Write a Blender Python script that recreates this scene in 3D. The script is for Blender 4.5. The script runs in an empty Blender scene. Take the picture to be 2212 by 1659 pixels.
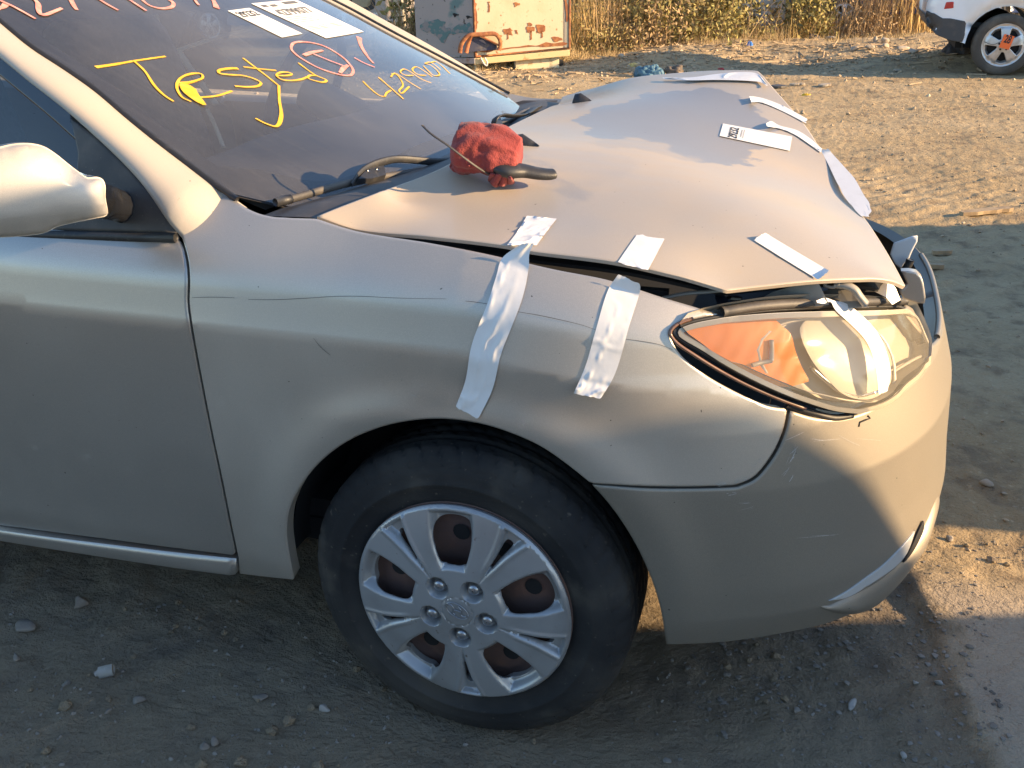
import bpy, bmesh, math, random
import numpy as np
from mathutils import Vector, Matrix
from mathutils.geometry import delaunay_2d_cdt
random.seed(7); RNG = np.random.default_rng(7)
SC = bpy.context.scene
COL = SC.collection
# ================================================================ camera, sky, sun, exposure
# ---------------------------------------------------------------- camera numbers (picture units: 2212 x 1659)
CAM = np.array([0.542, -1.318, 1.33]); YAW, PITCH, ROLL = [math.radians(a) for a in (18.74, 23.44, 1.15)]
FPX = 2102.6
def cam_axes():
    cy, sy, cp, sp = math.cos(YAW), math.sin(YAW), math.cos(PITCH), math.sin(PITCH)
    f = np.array([-sy*cp, cy*cp, -sp]); r = np.array([cy, sy, 0.0]); d = np.cross(f, r)
    cr, sr = math.cos(ROLL), math.sin(ROLL)
    return cr*r + sr*d, -sr*r + cr*d, f
AR, AD, AF = cam_axes()
def ray(p):
    v = AF + (p[0]-1106)/FPX*AR + (p[1]-829.5)/FPX*AD
    return v/np.linalg.norm(v)
def proj(P):
    v = np.asarray(P) - CAM; w = v@AF
    return np.stack([1106+FPX*(v@AR)/w, 829.5+FPX*(v@AD)/w], -1)
def on_z(p, z): v = ray(p); return CAM + v*(z-CAM[2])/v[2]
def on_y(p, y): v = ray(p); return CAM + v*(y-CAM[1])/v[1]
def on_x(p, x): v = ray(p); return CAM + v*(x-CAM[0])/v[0]
def on_F(p, F, t0=.6, t1=6.0):
    """first crossing (F going from + outside to - inside) of the ray through picture point p"""
    v = ray(p); t = np.linspace(t0, t1, 700); P = CAM + t[:, None]*v
    s = F(P); k = np.where((s[:-1] > 0) & (s[1:] <= 0))[0]
    if len(k) == 0:
        k = [int(np.argmin(np.abs(s)))]; return P[k[0]]
    a, b = t[k[0]], t[k[0]+1]
    for _ in range(30):
        m = (a+b)/2
        if F((CAM+m*v)[None])[0] > 0: a = m
        else: b = m
    return CAM + b*v
# pictures of detail: (ox, oy, scale) of full-resolution crops -> picture units
K = 2212/4032
def zm(ox, oy, s, pts): return [((ox+x/s)*K, (oy+y/s)*K) for x, y in pts]
def sstep(e0, e1, x):
    t = np.clip((x-e0)/(e1-e0), 0, 1); return t*t*(3-2*t)
# ---------------------------------------------------------------- body side surface, parameters (u, z)
YC = B = 0.8875
def zcrease(x): return np.interp(x, [-4, -.6, -.25, 0, .24, .42, .52, .62, .9], [.80, .772, .772, .768, .742, .714, .690, .665, .64])
def prof(x, z):
    d = z - zcrease(x)
    up = np.maximum(d, 0); dn = np.maximum(-d, 0)
    o = .16*up + 6.0*np.maximum(up-.06, 0)**2
    k = sstep(.75, .3, x)
    o = o + k*.062*np.sqrt(dn*dn+.0004) - k*.062*.02*np.exp(-(up/.02))
    o = o + .02*sstep(.30, .16, z)
    r = np.hypot(x-.0, z-.30)
    o = o - .013*np.exp(-((r-.37)/.055)**2)*sstep(.74, .62, z)
    return o
def a_of(z): return np.interp(z, [.1, .2, .3, .35, .42, .5, .55, .65, .70, .75, .85, .95], [.74, .79, .825, .828, .82, .814, .81, .778, .75, .715, .69, .66])
NEX = 2.7
def reff(u, z):
    up = np.maximum(u, 0); a = a_of(z)
    r = ((np.sin(up)/a)**NEX + (np.abs(np.cos(up))/B)**NEX)**(-1/NEX)
    x = np.where(u < 0, u*B, r*np.sin(up))
    return r - prof(x, z)*np.cos(up)**2
def body(u, z, off=0.0):
    u = np.asarray(u, float); z = np.asarray(z, float)
    r = reff(u, z) + off
    x = np.where(u < 0, u*B, r*np.sin(np.maximum(u, 0))); y = YC - np.where(u < 0, r, r*np.cos(np.maximum(u, 0)))
    return np.stack([x, y, z + 0*x], -1)
def body_uz(P):
    P = np.asarray(P); w = YC - P[..., 1]
    return np.where(P[..., 0] < 0, P[..., 0]/B, np.arctan2(np.maximum(P[..., 0], 0), w)), P[..., 2]
def F_body(P, off=0.0):
    u, z = body_uz(P); w = YC - P[:, 1]
    return np.where(P[:, 0] < 0, w, np.hypot(P[:, 0], w)) - reff(u, z) - off
def px_body(p, off=0.0):
    P = on_F(p, lambda Q: F_body(Q, off)); u, z = body_uz(P); return float(u), float(z)

a_cam = bpy.data.cameras.new('camera'); o_cam = bpy.data.objects.new('camera', a_cam); COL.objects.link(o_cam)
o_cam.matrix_world = Matrix(((AR[0], -AD[0], -AF[0], CAM[0]), (AR[1], -AD[1], -AF[1], CAM[1]), (AR[2], -AD[2], -AF[2], CAM[2]), (0, 0, 0, 1)))
a_cam.sensor_width = 36; a_cam.lens = FPX/2212*36; a_cam.clip_start = .05; a_cam.clip_end = 600
SC.camera = o_cam
SUN_EL, SUN_AZ = math.radians(17.5), math.radians(5.0)      # azimuth measured from +X towards +Y
SDIR = np.array([math.cos(SUN_EL)*math.cos(SUN_AZ), math.cos(SUN_EL)*math.sin(SUN_AZ), math.sin(SUN_EL)])
w = bpy.data.worlds.new('World'); SC.world = w; w.use_nodes = True
nt = w.node_tree; bg = nt.nodes['Background']; sk = nt.nodes.new('ShaderNodeTexSky')
sk.sky_type = 'NISHITA'; sk.sun_disc = False; sk.sun_elevation = SUN_EL; sk.sun_rotation = math.pi/2 - SUN_AZ
sk.air_density = 1.0; sk.dust_density = .4; sk.ozone_density = 2.6
nt.links.new(sk.outputs[0], bg.inputs[0]); bg.inputs[1].default_value = .12
sl = bpy.data.lights.new('sun', 'SUN'); sl.energy = 4.4; sl.angle = math.radians(.5); sl.color = (1, .70, .385)
so = bpy.data.objects.new('sun', sl); COL.objects.link(so); so.location = Vector(SDIR*30)
so.rotation_euler = Vector(SDIR).to_track_quat('Z', 'Y').to_euler()
SC.view_settings.view_transform = 'Standard'; SC.view_settings.look = 'None'
SC.view_settings.exposure = 1.6; SC.view_settings.gamma = 1
try: SC.view_settings.use_curve_mapping = False
except Exception: pass
# ================================================================ helpers
def tag(o, label=None, category=None, group=None, kind=None, cat=None):
    cat = category or cat
    for k, v in (('label', label), ('category', cat), ('group', group), ('kind', kind)):
        if v: o[k] = v
    return o
def empty(name, loc=(0, 0, 0), rz=0, **k):
    o = bpy.data.objects.new(name, None); COL.objects.link(o); o.location = loc; o.rotation_euler = (0, 0, rz); o.empty_display_size = .1
    return tag(o, **k)
def fastmesh(name, V, F, smooth=True):
    """V (n,3), F list of (array of faces with equal corner count) or list of lists"""
    me = bpy.data.meshes.new(name); V = np.asarray(V, np.float32)
    me.vertices.add(len(V)); me.vertices.foreach_set('co', V.ravel())
    if isinstance(F, np.ndarray): F = [F]
    if F and not isinstance(F[0], np.ndarray):
        tot = np.array([len(f) for f in F], np.int32); idx = np.concatenate([np.asarray(f, np.int32) for f in F])
    else:
        F = [f for f in F if len(f)]
        tot = np.concatenate([np.full(len(f), f.shape[1], np.int32) for f in F]); idx = np.concatenate([f.ravel() for f in F]).astype(np.int32)
    me.loops.add(len(idx)); me.loops.foreach_set('vertex_index', idx)
    me.polygons.add(len(tot)); st = np.concatenate([[0], np.cumsum(tot)[:-1]]).astype(np.int32)
    me.polygons.foreach_set('loop_start', st); me.polygons.foreach_set('loop_total', tot)
    me.polygons.foreach_set('use_smooth', np.full(len(tot), bool(smooth)))
    me.update(calc_edges=True); me.validate()
    return me
def link(name, me, mat, parent=None, **k):
    o = bpy.data.objects.new(name, me); COL.objects.link(o)
    if mat is not None and len(me.materials) == 0: me.materials.append(mat)
    if parent is not None: o.parent = parent
    return tag(o, **k)
def obj(name, V, F, mat, parent=None, smooth=True, **k): return link(name, fastmesh(name, V, F, smooth), mat, parent, **k)
def copy_thing(root, parent=None):
    c = root.copy(); COL.objects.link(c)
    if parent is not None: c.parent = parent
    for ch in root.children: copy_thing(ch, c)
    return c
def crom(pts, n=6, closed=False):
    """smooth curve through the points"""
    P = np.asarray(pts, float)
    if len(P) < 3: return np.concatenate([P[0] + (P[1]-P[0])*t[None] for t in [np.linspace(0, 1, n+1)[:, None]]], 0).reshape(-1, P.shape[1]) if len(P) == 2 else P
    Q = np.vstack([P[-1], P, P[:2]]) if closed else np.vstack([2*P[0]-P[1], P, 2*P[-1]-P[-2]])
    out = []
    for i in range(1, len(Q)-2):
        p0, p1, p2, p3 = Q[i-1:i+3]
        d0, d1, d2 = [max(np.linalg.norm(q)**.5, 1e-6) for q in (p1-p0, p2-p1, p3-p2)]
        m1 = (p1-p0)/d0 - (p2-p0)/(d0+d1) + (p2-p1)/d1; m2 = (p2-p1)/d1 - (p3-p1)/(d1+d2) + (p3-p2)/d2
        m1 *= d1; m2 *= d1
        for t in np.linspace(0, 1, n, endpoint=False):
            out.append((2*t**3-3*t*t+1)*p1 + (t**3-2*t*t+t)*m1 + (-2*t**3+3*t*t)*p2 + (t**3-t*t)*m2)
    if not closed: out.append(P[-1])
    return np.array(out)
def resample(P, h, closed=False):
    P = np.asarray(P, float)
    if closed: P = np.vstack([P, P[:1]])
    d = np.r_[0, np.cumsum(np.linalg.norm(np.diff(P, axis=0), axis=1))]
    n = max(2, int(round(d[-1]/h))+1); t = np.linspace(0, d[-1], n)
    R = np.stack([np.interp(t, d, P[:, k]) for k in range(P.shape[1])], 1)
    return R[:-1] if closed else R
def hash2(ix, iy, seed=0):
    n = (ix.astype(np.int64)*374761393 + iy.astype(np.int64)*668265263 + seed*982451653) & 0xffffffff
    n = ((n ^ (n >> 13))*1274126177) & 0xffffffff; n = n ^ (n >> 16)
    return (n & 0xffff)/65535.0
def vnoise(x, y, seed=0):
    x = np.asarray(x, float); y = np.asarray(y, float)
    ix, iy = np.floor(x), np.floor(y); fx, fy = x-ix, y-iy
    fx = fx*fx*fx*(fx*(fx*6-15)+10); fy = fy*fy*fy*(fy*(fy*6-15)+10)
    a, b, c, d = hash2(ix, iy, seed), hash2(ix+1, iy, seed), hash2(ix, iy+1, seed), hash2(ix+1, iy+1, seed)
    return (a+(b-a)*fx)*(1-fy) + (c+(d-c)*fx)*fy - .5
def fbm(x, y, oct=4, seed=0, gain=.5):
    s = 0; a = 1
    for k in range(oct): s = s + a*vnoise(x*2**k+k*17.3, y*2**k-k*9.1, seed+k); a *= gain
    return s
# ---------------------------------------------------------------- materials
def mat(name, col, rough=.6, metal=0., coat=0., spec=.5, noise=None, bump=None, emit=None, trans=0., sheen=0.):
    """noise=(scale, other colour, contrast lo, hi, detail[, stretch]) mixes a second colour in; bump=(scale, strength[, dist])"""
    m = bpy.data.materials.new(name); m.use_nodes = True; nt = m.node_tree; b = nt.nodes['Principled BSDF']
    b.inputs['Base Color'].default_value = (*col, 1); b.inputs['Roughness'].default_value = rough; b.inputs['Metallic'].default_value = metal
    b.inputs['Coat Weight'].default_value = coat; b.inputs['Coat Roughness'].default_value = .12; b.inputs['Specular IOR Level'].default_value = spec
    b.inputs['Transmission Weight'].default_value = trans; b.inputs['Sheen Weight'].default_value = sheen
    if noise or bump: tc = nt.nodes.new('ShaderNodeTexCoord')
    last = None
    if noise:
        ns = noise if isinstance(noise, list) else [noise]
        for q in ns:
            n = nt.nodes.new('ShaderNodeTexNoise'); n.inputs['Scale'].default_value = q[0]; n.inputs['Detail'].default_value = q[4] if len(q) > 4 else 6
            if len(q) > 5:
                mp = nt.nodes.new('ShaderNodeMapping'); mp.inputs['Scale'].default_value = q[5]; nt.links.new(tc.outputs['Object'], mp.inputs[0]); nt.links.new(mp.outputs[0], n.inputs['Vector'])
            else: nt.links.new(tc.outputs['Object'], n.inputs['Vector'])
            r = nt.nodes.new('ShaderNodeMapRange'); r.inputs[1].default_value = q[2]; r.inputs[2].default_value = q[3]; r.interpolation_type = 'SMOOTHSTEP'
            nt.links.new(n.outputs[0], r.inputs[0])
            mx = nt.nodes.new('ShaderNodeMix'); mx.data_type = 'RGBA'; mx.inputs['A'].default_value = (*col, 1); mx.inputs['B'].default_value = (*q[1], 1)
            if last: nt.links.new(last, mx.inputs['A'])
            nt.links.new(r.outputs[0], mx.inputs['Factor']); last = mx.outputs['Result']
        nt.links.new(last, b.inputs['Base Color'])
    if bump:
        bs = bump if isinstance(bump, list) else [bump]; prev = None
        for q in bs:
            n = nt.nodes.new('ShaderNodeTexNoise'); n.inputs['Scale'].default_value = q[0]; n.inputs['Detail'].default_value = 8
            nt.links.new(tc.outputs['Object'], n.inputs['Vector'])
            bp = nt.nodes.new('ShaderNodeBump'); bp.inputs['Strength'].default_value = q[1]; bp.inputs['Distance'].default_value = q[2] if len(q) > 2 else .01
            nt.links.new(n.outputs[0], bp.inputs['Height'])
            if prev: nt.links.new(prev, bp.inputs['Normal'])
            prev = bp.outputs[0]
        nt.links.new(prev, b.inputs['Normal'])
    if emit: b.inputs['Emission Color'].default_value = (*emit[:3], 1); b.inputs['Emission Strength'].default_value = emit[3]
    return m
class N:
    """tiny node-writing helper"""
    def __init__(s, m): s.nt = m.node_tree
    def n(s, t, **k):
        q = s.nt.nodes.new(t)
        for a, v in k.items():
            if a.startswith('i_'):
                key = a[2:]; key = int(key) if key.isdigit() else key.replace('_', ' ')
                if hasattr(v, 'links') or isinstance(v, bpy.types.NodeSocket): s.nt.links.new(v, q.inputs[key])
                else: q.inputs[key].default_value = v
            else: setattr(q, a, v)
        return q
    def math(s, op, a, b=0.0, c=0.0):
        q = s.nt.nodes.new('ShaderNodeMath'); q.operation = op
        for i, v in enumerate((a, b, c)):
            if isinstance(v, bpy.types.NodeSocket): s.nt.links.new(v, q.inputs[i])
            else: q.inputs[i].default_value = v
        return q.outputs[0]
    def mixc(s, f, a, b):
        q = s.nt.nodes.new('ShaderNodeMix'); q.data_type = 'RGBA'
        for k, v in (('Factor', f), ('A', a), ('B', b)):
            if isinstance(v, bpy.types.NodeSocket): s.nt.links.new(v, q.inputs[k])
            else: q.inputs[k].default_value = v if k == 'Factor' else (*v, 1)
        return q.outputs['Result']
    def rng(s, v, a, b, c=0., d=1.):
        q = s.nt.nodes.new('ShaderNodeMapRange'); q.interpolation_type = 'SMOOTHSTEP'; s.nt.links.new(v, q.inputs[0])
        for i, x in enumerate((a, b, c, d)): q.inputs[i+1].default_value = x
        return q.outputs[0]
    def noise(s, vec, scale, detail=5, rough=.5):
        q = s.n('ShaderNodeTexNoise'); q.inputs['Scale'].default_value = scale; q.inputs['Detail'].default_value = detail; q.inputs['Roughness'].default_value = rough
        if vec: s.nt.links.new(vec, q.inputs['Vector'])
        return q.outputs[0]
PAINT_COL = (.43, .40, .36)
def paint(name, col=PAINT_COL, metal=.8, rough=.35, coat=.3, dust=.22, dustcol=(.39, .35, .295), wipes=False, grime=True):
    m = bpy.data.materials.new(name); m.use_nodes = True; b = m.node_tree.nodes['Principled BSDF']; g = N(m)
    tc = g.n('ShaderNodeTexCoord'); ob = tc.outputs['Object']
    n1 = g.noise(ob, 2.2, 6); n2 = g.noise(ob, 38, 4); n3 = g.noise(ob, 420, 2); n4 = g.noise(ob, 900, 2)
    fleck = g.rng(n4, .35, .75, .90, 1.10)
    base = g.n('ShaderNodeMix', data_type='RGBA', blend_type='MULTIPLY'); base.inputs['Factor'].default_value = 1; base.inputs['A'].default_value = (*col, 1)
    cc = g.n('ShaderNodeCombineColor'); [m.node_tree.links.new(fleck, cc.inputs[i]) for i in range(3)]
    m.node_tree.links.new(cc.outputs[0], base.inputs['B'])
    d = g.math('MULTIPLY', g.rng(n1, .3, .75, .35, 1.), dust)
    d = g.math('ADD', d, g.rng(n2, .62, .8, 0., .12))
    if wipes:                                            # a smeared, wiped area of dust on the bonnet
        sx = g.n('ShaderNodeSeparateXYZ'); m.node_tree.links.new(ob, sx.inputs[0])
        wob = g.noise(ob, 6, 9, .62); wx = g.math('ADD', sx.outputs[0], g.math('MULTIPLY', g.math('SUBTRACT', wob, .5), .22)); wy = g.math('ADD', sx.outputs[1], g.math('MULTIPLY', g.math('SUBTRACT', g.noise(ob, 8, 9, .62), .5), .28))
        def blob(cx, cy, rx, ry, soft):
            e = g.math('ADD', g.math('POWER', g.math('ABSOLUTE', g.math('DIVIDE', g.math('SUBTRACT', wx, cx), rx)), 2), g.math('POWER', g.math('ABSOLUTE', g.math('DIVIDE', g.math('SUBTRACT', wy, cy), ry)), 2))
            return g.rng(e, 1.-soft, 1., 1., 0.)
        b1 = blob(.17, 1.02, .22, .34, .06); b2 = blob(.06, .52, .10, .16, .6); b3 = blob(.12, .62, .17, .22, .25)
        k = g.math('MAXIMUM', g.math('MULTIPLY', b1, .85), g.math('MULTIPLY', b2, .5)); k = g.math('MULTIPLY', k, g.math('SUBTRACT', 1.0, g.math('MULTIPLY', b3, .7)))
        wv = g.n('ShaderNodeTexWave', wave_type='RINGS'); wv.inputs['Scale'].default_value = 9; wv.inputs['Distortion'].default_value = 2.5; m.node_tree.links.new(ob, wv.inputs[0])
        d = g.math('MULTIPLY', d, g.math('SUBTRACT', 1.0, g.math('MULTIPLY', k, .75)))
        d = g.math('ADD', d, g.math('MULTIPLY', g.math('MULTIPLY', b3, .10), wv.outputs[0]))
    sp = g.rng(n3, .70, .78, 0., .5)
    c2 = g.mixc(d, base.outputs['Result'], dustcol)
    c2 = g.mixc(g.math('MULTIPLY', sp, .35), c2, (.62, .56, .47))
    if grime:
        dk = g.rng(g.noise(ob, 130, 1), .80, .82, 0., .8); c2 = g.mixc(dk, c2, (.02, .018, .015))
    if wipes: c2 = g.mixc(g.math('MULTIPLY', k, .5), c2, (.17, .165, .17))
    m.node_tree.links.new(c2, b.inputs['Base Color'])
    m.node_tree.links.new(g.math('MULTIPLY', g.math('SUBTRACT', 1.0, d), metal), b.inputs['Metallic'])
    m.node_tree.links.new(g.math('ADD', rough, g.math('MULTIPLY', d, .35)), b.inputs['Roughness'])
    b.inputs['Coat Weight'].default_value = coat; b.inputs['Coat Roughness'].default_value = .14
    bp = g.n('ShaderNodeBump'); bp.inputs['Strength'].default_value = .05; bp.inputs['Distance'].default_value = .002
    m.node_tree.links.new(g.noise(ob, 500, 2), bp.inputs['Height']); m.node_tree.links.new(bp.outputs[0], b.inputs['Normal'])
    return m
def glassmat(name, tint=(.8, .85, .88), dust=.12, dustcol=(.55, .52, .46), streak=True, gloss=.05, refl=1.6):
    """thin dusty pane: see-through, mirror-like at grazing angles, a film of dust that catches the light"""
    m = bpy.data.materials.new(name); m.use_nodes = True; nt = m.node_tree; nt.nodes.clear(); g = N(m)
    out = g.n('ShaderNodeOutputMaterial'); tr = g.n('ShaderNodeBsdfTransparent'); tr.inputs[0].default_value = (*tint, 1)
    gl = g.n('ShaderNodeBsdfGlossy'); gl.inputs['Roughness'].default_value = gloss
    fr = g.n('ShaderNodeFresnel'); fr.inputs[0].default_value = 1.5
    m1 = g.n('ShaderNodeMixShader'); nt.links.new(g.math('MINIMUM', g.math('MULTIPLY', fr.outputs[0], refl), 1.0), m1.inputs[0]); nt.links.new(tr.outputs[0], m1.inputs[1]); nt.links.new(gl.outputs[0], m1.inputs[2])
    df = g.n('ShaderNodeBsdfDiffuse'); df.inputs[0].default_value = (*dustcol, 1)
    tc = g.n('ShaderNodeTexCoord'); ob = tc.outputs['Object']
    d = g.rng(g.noise(ob, 2.5, 5), .25, .8, dust*.6, dust*1.5)
    if streak:
        mp = g.n('ShaderNodeMapping'); mp.inputs['Scale'].default_value = (7, 140, 7); nt.links.new(ob, mp.inputs[0])
        d = g.math('ADD', d, g.rng(g.noise(mp.outputs[0], 1, 6, .7), .45, .85, 0., dust*.55))
        d = g.math('ADD', d, g.rng(g.noise(ob, 330, 2), .72, .79, 0., .3))
    m2 = g.n('ShaderNodeMixShader'); nt.links.new(d, m2.inputs[0]); nt.links.new(m1.outputs[0], m2.inputs[1]); nt.links.new(df.outputs[0], m2.inputs[2])
    nt.links.new(m2.outputs[0], out.inputs[0])
    return m
# ---------------------------------------------------------------- flat regions laid on a surface
def inpoly(P, poly):
    x, y = P[:, 0], P[:, 1]; ins = np.zeros(len(P), bool); n = len(poly); j = n-1
    for i in range(n):
        xi, yi = poly[i]; xj, yj = poly[j]
        c = ((yi > y) != (yj > y))
        with np.errstate(divide='ignore', invalid='ignore'): ins ^= c & (x < (xj-xi)*(y-yi)/(yj-yi+1e-30)+xi)
        j = i
    return ins
def segdist(P, poly, closed=True):
    A = poly; Bq = np.roll(poly, -1, 0) if closed else None
    if not closed: A, Bq = poly[:-1], poly[1:]
    best = np.full(len(P), 1e9)
    for a, b in zip(A, Bq):
        d = b-a; L = d@d + 1e-18; t = np.clip(((P-a)@d)/L, 0, 1)
        best = np.minimum(best, np.hypot(*(P-(a+t[:, None]*d)).T))
    return best
def cdt(poly, holes=(), lines=(), h=.02, hb=None, inset=None, seed=1):
    """triangulate a region; returns points, triangles, loops of boundary indices (outer first)"""
    hb = hb or h; per = np.linalg.norm(np.diff(np.vstack([poly, poly[:1]]), axis=0), axis=1).sum(); hb = min(hb, per/16); h = min(h, per/10)
    rings = [resample(poly, hb, True)] + [resample(q, hb, True) for q in holes]
    pts, edges, k = [], [], 0
    for R in rings:
        n = len(R); pts.append(R); edges += [(k+i, k+(i+1) % n) for i in range(n)]; k += n
    for L in lines:
        L = resample(L, h); ok = inpoly(L, rings[0]) & (np.min([segdist(L, R) for R in rings], 0) > .003)
        for H in rings[1:]: ok &= ~inpoly(L, H)
        n = len(L); pts.append(L[ok]); idx = np.cumsum(ok)-1
        edges += [(k+idx[i], k+idx[i+1]) for i in range(n-1) if ok[i] and ok[i+1]]; k += int(ok.sum())
    lo, hi = rings[0].min(0), rings[0].max(0)
    gx, gy = np.arange(lo[0], hi[0], h), np.arange(lo[1], hi[1], h*.9)
    G = np.stack(np.meshgrid(gx, gy), -1); G[1::2, :, 0] += h/2; G = G.reshape(-1, 2)
    ok = inpoly(G, rings[0]); G = G[ok]
    for H in rings[1:]: G = G[~inpoly(G, H)]
    dist = np.min([segdist(G, R) for R in rings], 0) if len(G) else np.zeros(0)
    need = max(.5*h, (inset or 0)*1.6); G = G[dist > need]
    for L in lines: G = G[segdist(G, np.asarray(L), False) > .45*h] if len(G) else G
    pts.append(G)
    if inset:
        for R in rings:
            d = np.roll(R, -1, 0)-np.roll(R, 1, 0); d /= np.linalg.norm(d, axis=1)[:, None]+1e-12
            for s in (1, -1):
                Q = R + s*inset*np.stack([-d[:, 1], d[:, 0]], 1); ok = inpoly(Q, rings[0])
                for H in rings[1:]: ok &= ~inpoly(Q, H)
                Q = Q[ok]
                if len(Q): Q = Q[np.min([segdist(Q, R2) for R2 in rings], 0) > inset*.9]
                pts.append(Q)
    P = np.vstack([p.reshape(-1, 2) for p in pts])
    v, e, f, ov, oe, of = delaunay_2d_cdt([Vector(p) for p in P], edges, [], 0, 1e-5)
    V = np.array([tuple(q) for q in v]); T = np.array([t for t in f if len(t) == 3], int)
    c = V[T].mean(1); ok = inpoly(c, rings[0])
    for H in rings[1:]: ok &= ~inpoly(c, H)
    T = T[ok]
    mp = {}
    for i, src in enumerate(ov):
        for q in src: mp[q] = i
    loops = []; k = 0
    for R in rings: loops.append([mp[k+i] for i in range(len(R))]); k += len(R)
    a = V[T]; cr = (a[:, 1, 0]-a[:, 0, 0])*(a[:, 2, 1]-a[:, 0, 1])-(a[:, 1, 1]-a[:, 0, 1])*(a[:, 2, 0]-a[:, 0, 0])
    T[cr < 0] = T[cr < 0][:, ::-1]
    return V, T, loops, rings
def panel(name, surf, poly, mat, parent=None, holes=(), lines=(), h=.014, hb=None, th=.02, bev=.003, inset=.005, flip=False, sc=(1, 1), extra=None, mirror=False, **k):
    """a sheet on surf(a, b)->xyz bounded by poly, with turned-in edges of depth th. sc: metres per unit of the two parameters"""
    sc = np.array(sc, float); poly = np.asarray(poly)*sc; holes = [np.asarray(q)*sc for q in holes]; lines = [np.asarray(q)*sc for q in lines]
    V, T, loops, rings = cdt(poly, holes, lines, h, hb, inset if bev else None)
    S = lambda q: np.asarray(surf(q[:, 0]/sc[0], q[:, 1]/sc[1]))
    e = 1e-3
    def nrm(f, q):
        n = np.cross(f(q+[e, 0])-f(q-[e, 0]), f(q+[0, e])-f(q-[0, e])); n /= np.linalg.norm(n, axis=1)[:, None]+1e-15
        return -n if flip else n
    full = S if extra is None else (lambda q: S(q)+nrm(S, q)*extra(q/sc, S(q))[:, None])
    if flip: T = T[:, ::-1]
    X = full(V); n = nrm(full, V)
    nb = [i for L in loops for i in L]; nn = n.copy(); X0 = X.copy()
    if bev:
        for L in loops:
            P = V[L]; d = np.roll(P, -1, 0)-np.roll(P, 1, 0); d /= np.linalg.norm(d, axis=1)[:, None]+1e-12; o2 = np.stack([d[:, 1], -d[:, 0]], 1)
            ins = inpoly(P+o2*1e-3, rings[0]) & np.all([~inpoly(P+o2*1e-3, R) for R in rings[1:]] or [np.ones(len(P), bool)], 0)
            o2[ins] *= -1
            t3 = S(P+o2*e)-S(P); t3 /= np.linalg.norm(t3, axis=1)[:, None]+1e-15
            X[L] = X0[L]-n[L]*bev; q = n[L]+t3*1.0; nn[L] = q/np.linalg.norm(q, axis=1)[:, None]
    VV = [X]; FF = [T]; NN = [nn]; base = len(X)
    if th:
        for L in loops:
            m = len(L); A = X[L]; Bv = X0[L]-n[L]*th
            VV += [A, Bv]; i = np.arange(m); j = (i+1) % m
            q = np.stack([base+i, base+j, base+m+j, base+m+i], 1)
            fn = np.cross(A[j]-A[i], Bv[i]-A[i]); 
            P = V[L]; d = np.roll(P, -1, 0)-P; o2 = np.stack([d[:, 1], -d[:, 0]], 1); o2 /= np.linalg.norm(o2, axis=1)[:, None]+1e-12
            mid = (P+np.roll(P, -1, 0))/2+o2*1e-3
            ins = inpoly(mid, rings[0]) & np.all([~inpoly(mid, R) for R in rings[1:]] or [np.ones(m, bool)], 0)
            o2[ins] *= -1
            t3 = S(P+o2*e)-S(P); w = (fn*t3).sum(1) < 0; q[w] = q[w][:, ::-1]; t3 /= np.linalg.norm(t3, axis=1)[:, None]+1e-15
            FF.append(q); NN += [t3, t3]; base += 2*m
    VV = np.vstack(VV); NN = np.vstack(NN)
    FT = FF[0]; FQ = np.vstack(FF[1:]) if len(FF) > 1 else np.zeros((0, 4), int)
    def make(nm, VV, NN, FT, FQ):
        me = fastmesh(nm, VV, [FT, FQ] if len(FQ) else [FT])
        try: me.normals_split_custom_set_from_vertices([tuple(q) for q in NN])
        except Exception: pass
        return me
    o = link(name, make(name, VV, NN, FT, FQ), mat, parent, **k)
    if mirror:
        M = np.array([1, -1, 1]); V2 = VV*M; V2[:, 1] += 2*YC
        link(name, make(name, V2, NN*M, FT[:, ::-1], FQ[:, ::-1]), mat, parent)
    return o
def inflate(name, poly, to3, nrm_, depth, mat, parent=None, h=.01, lines=(), mod=None, back=.0, **k):
    """a cushion over a flat outline (soap-film height), closed behind by a straight wall of depth back"""
    V, T, loops, rings = cdt(np.asarray(poly), lines=lines, h=h, hb=h*.7, inset=h*.5); n = len(V); fix = np.zeros(n, bool); fix[loops[0]] = True
    E = np.unique(np.sort(np.vstack([T[:, [0, 1]], T[:, [1, 2]], T[:, [2, 0]]]), 1), axis=0); deg = np.bincount(E.ravel(), minlength=n)
    f = np.zeros(n)
    for _ in range(900):
        a = np.bincount(E[:, 0], f[E[:, 1]], n)+np.bincount(E[:, 1], f[E[:, 0]], n); f = np.where(fix, 0, a/np.maximum(deg, 1)+1.)
    hgt = depth*(f/f.max())**.5
    if mod is not None: hgt = hgt*mod(V)
    X = to3(V)+hgt[:, None]*nrm_; L = loops[0]; m = len(L); Bk = X[L]-np.asarray(nrm_)*back; i = np.arange(m); j = (i+1) % m
    return obj(name, np.vstack([X, Bk]), [T, np.stack([np.array(L)[i], n+i, n+j, np.array(L)[j]], 1)], mat, parent, **k)
def grid(name, X, mat, parent=None, closed_u=False, closed_v=False, smooth=True, cap=False, flip=False, **k):
    nu, nv = X.shape[:2]; V = X.reshape(-1, 3); I = np.arange(nu*nv).reshape(nu, nv)
    if closed_u: I = np.vstack([I, I[:1]])
    if closed_v: I = np.hstack([I, I[:, :1]])
    Q = np.stack([I[:-1, :-1], I[1:, :-1], I[1:, 1:], I[:-1, 1:]], -1).reshape(-1, 4)
    if flip: Q = Q[:, ::-1]
    F = [list(q) for q in Q]
    if cap: F += [list(range(nv))[::-1], list(range((nu-1)*nv, nu*nv))]
    return obj(name, V, F, mat, parent, smooth, **k)
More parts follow.
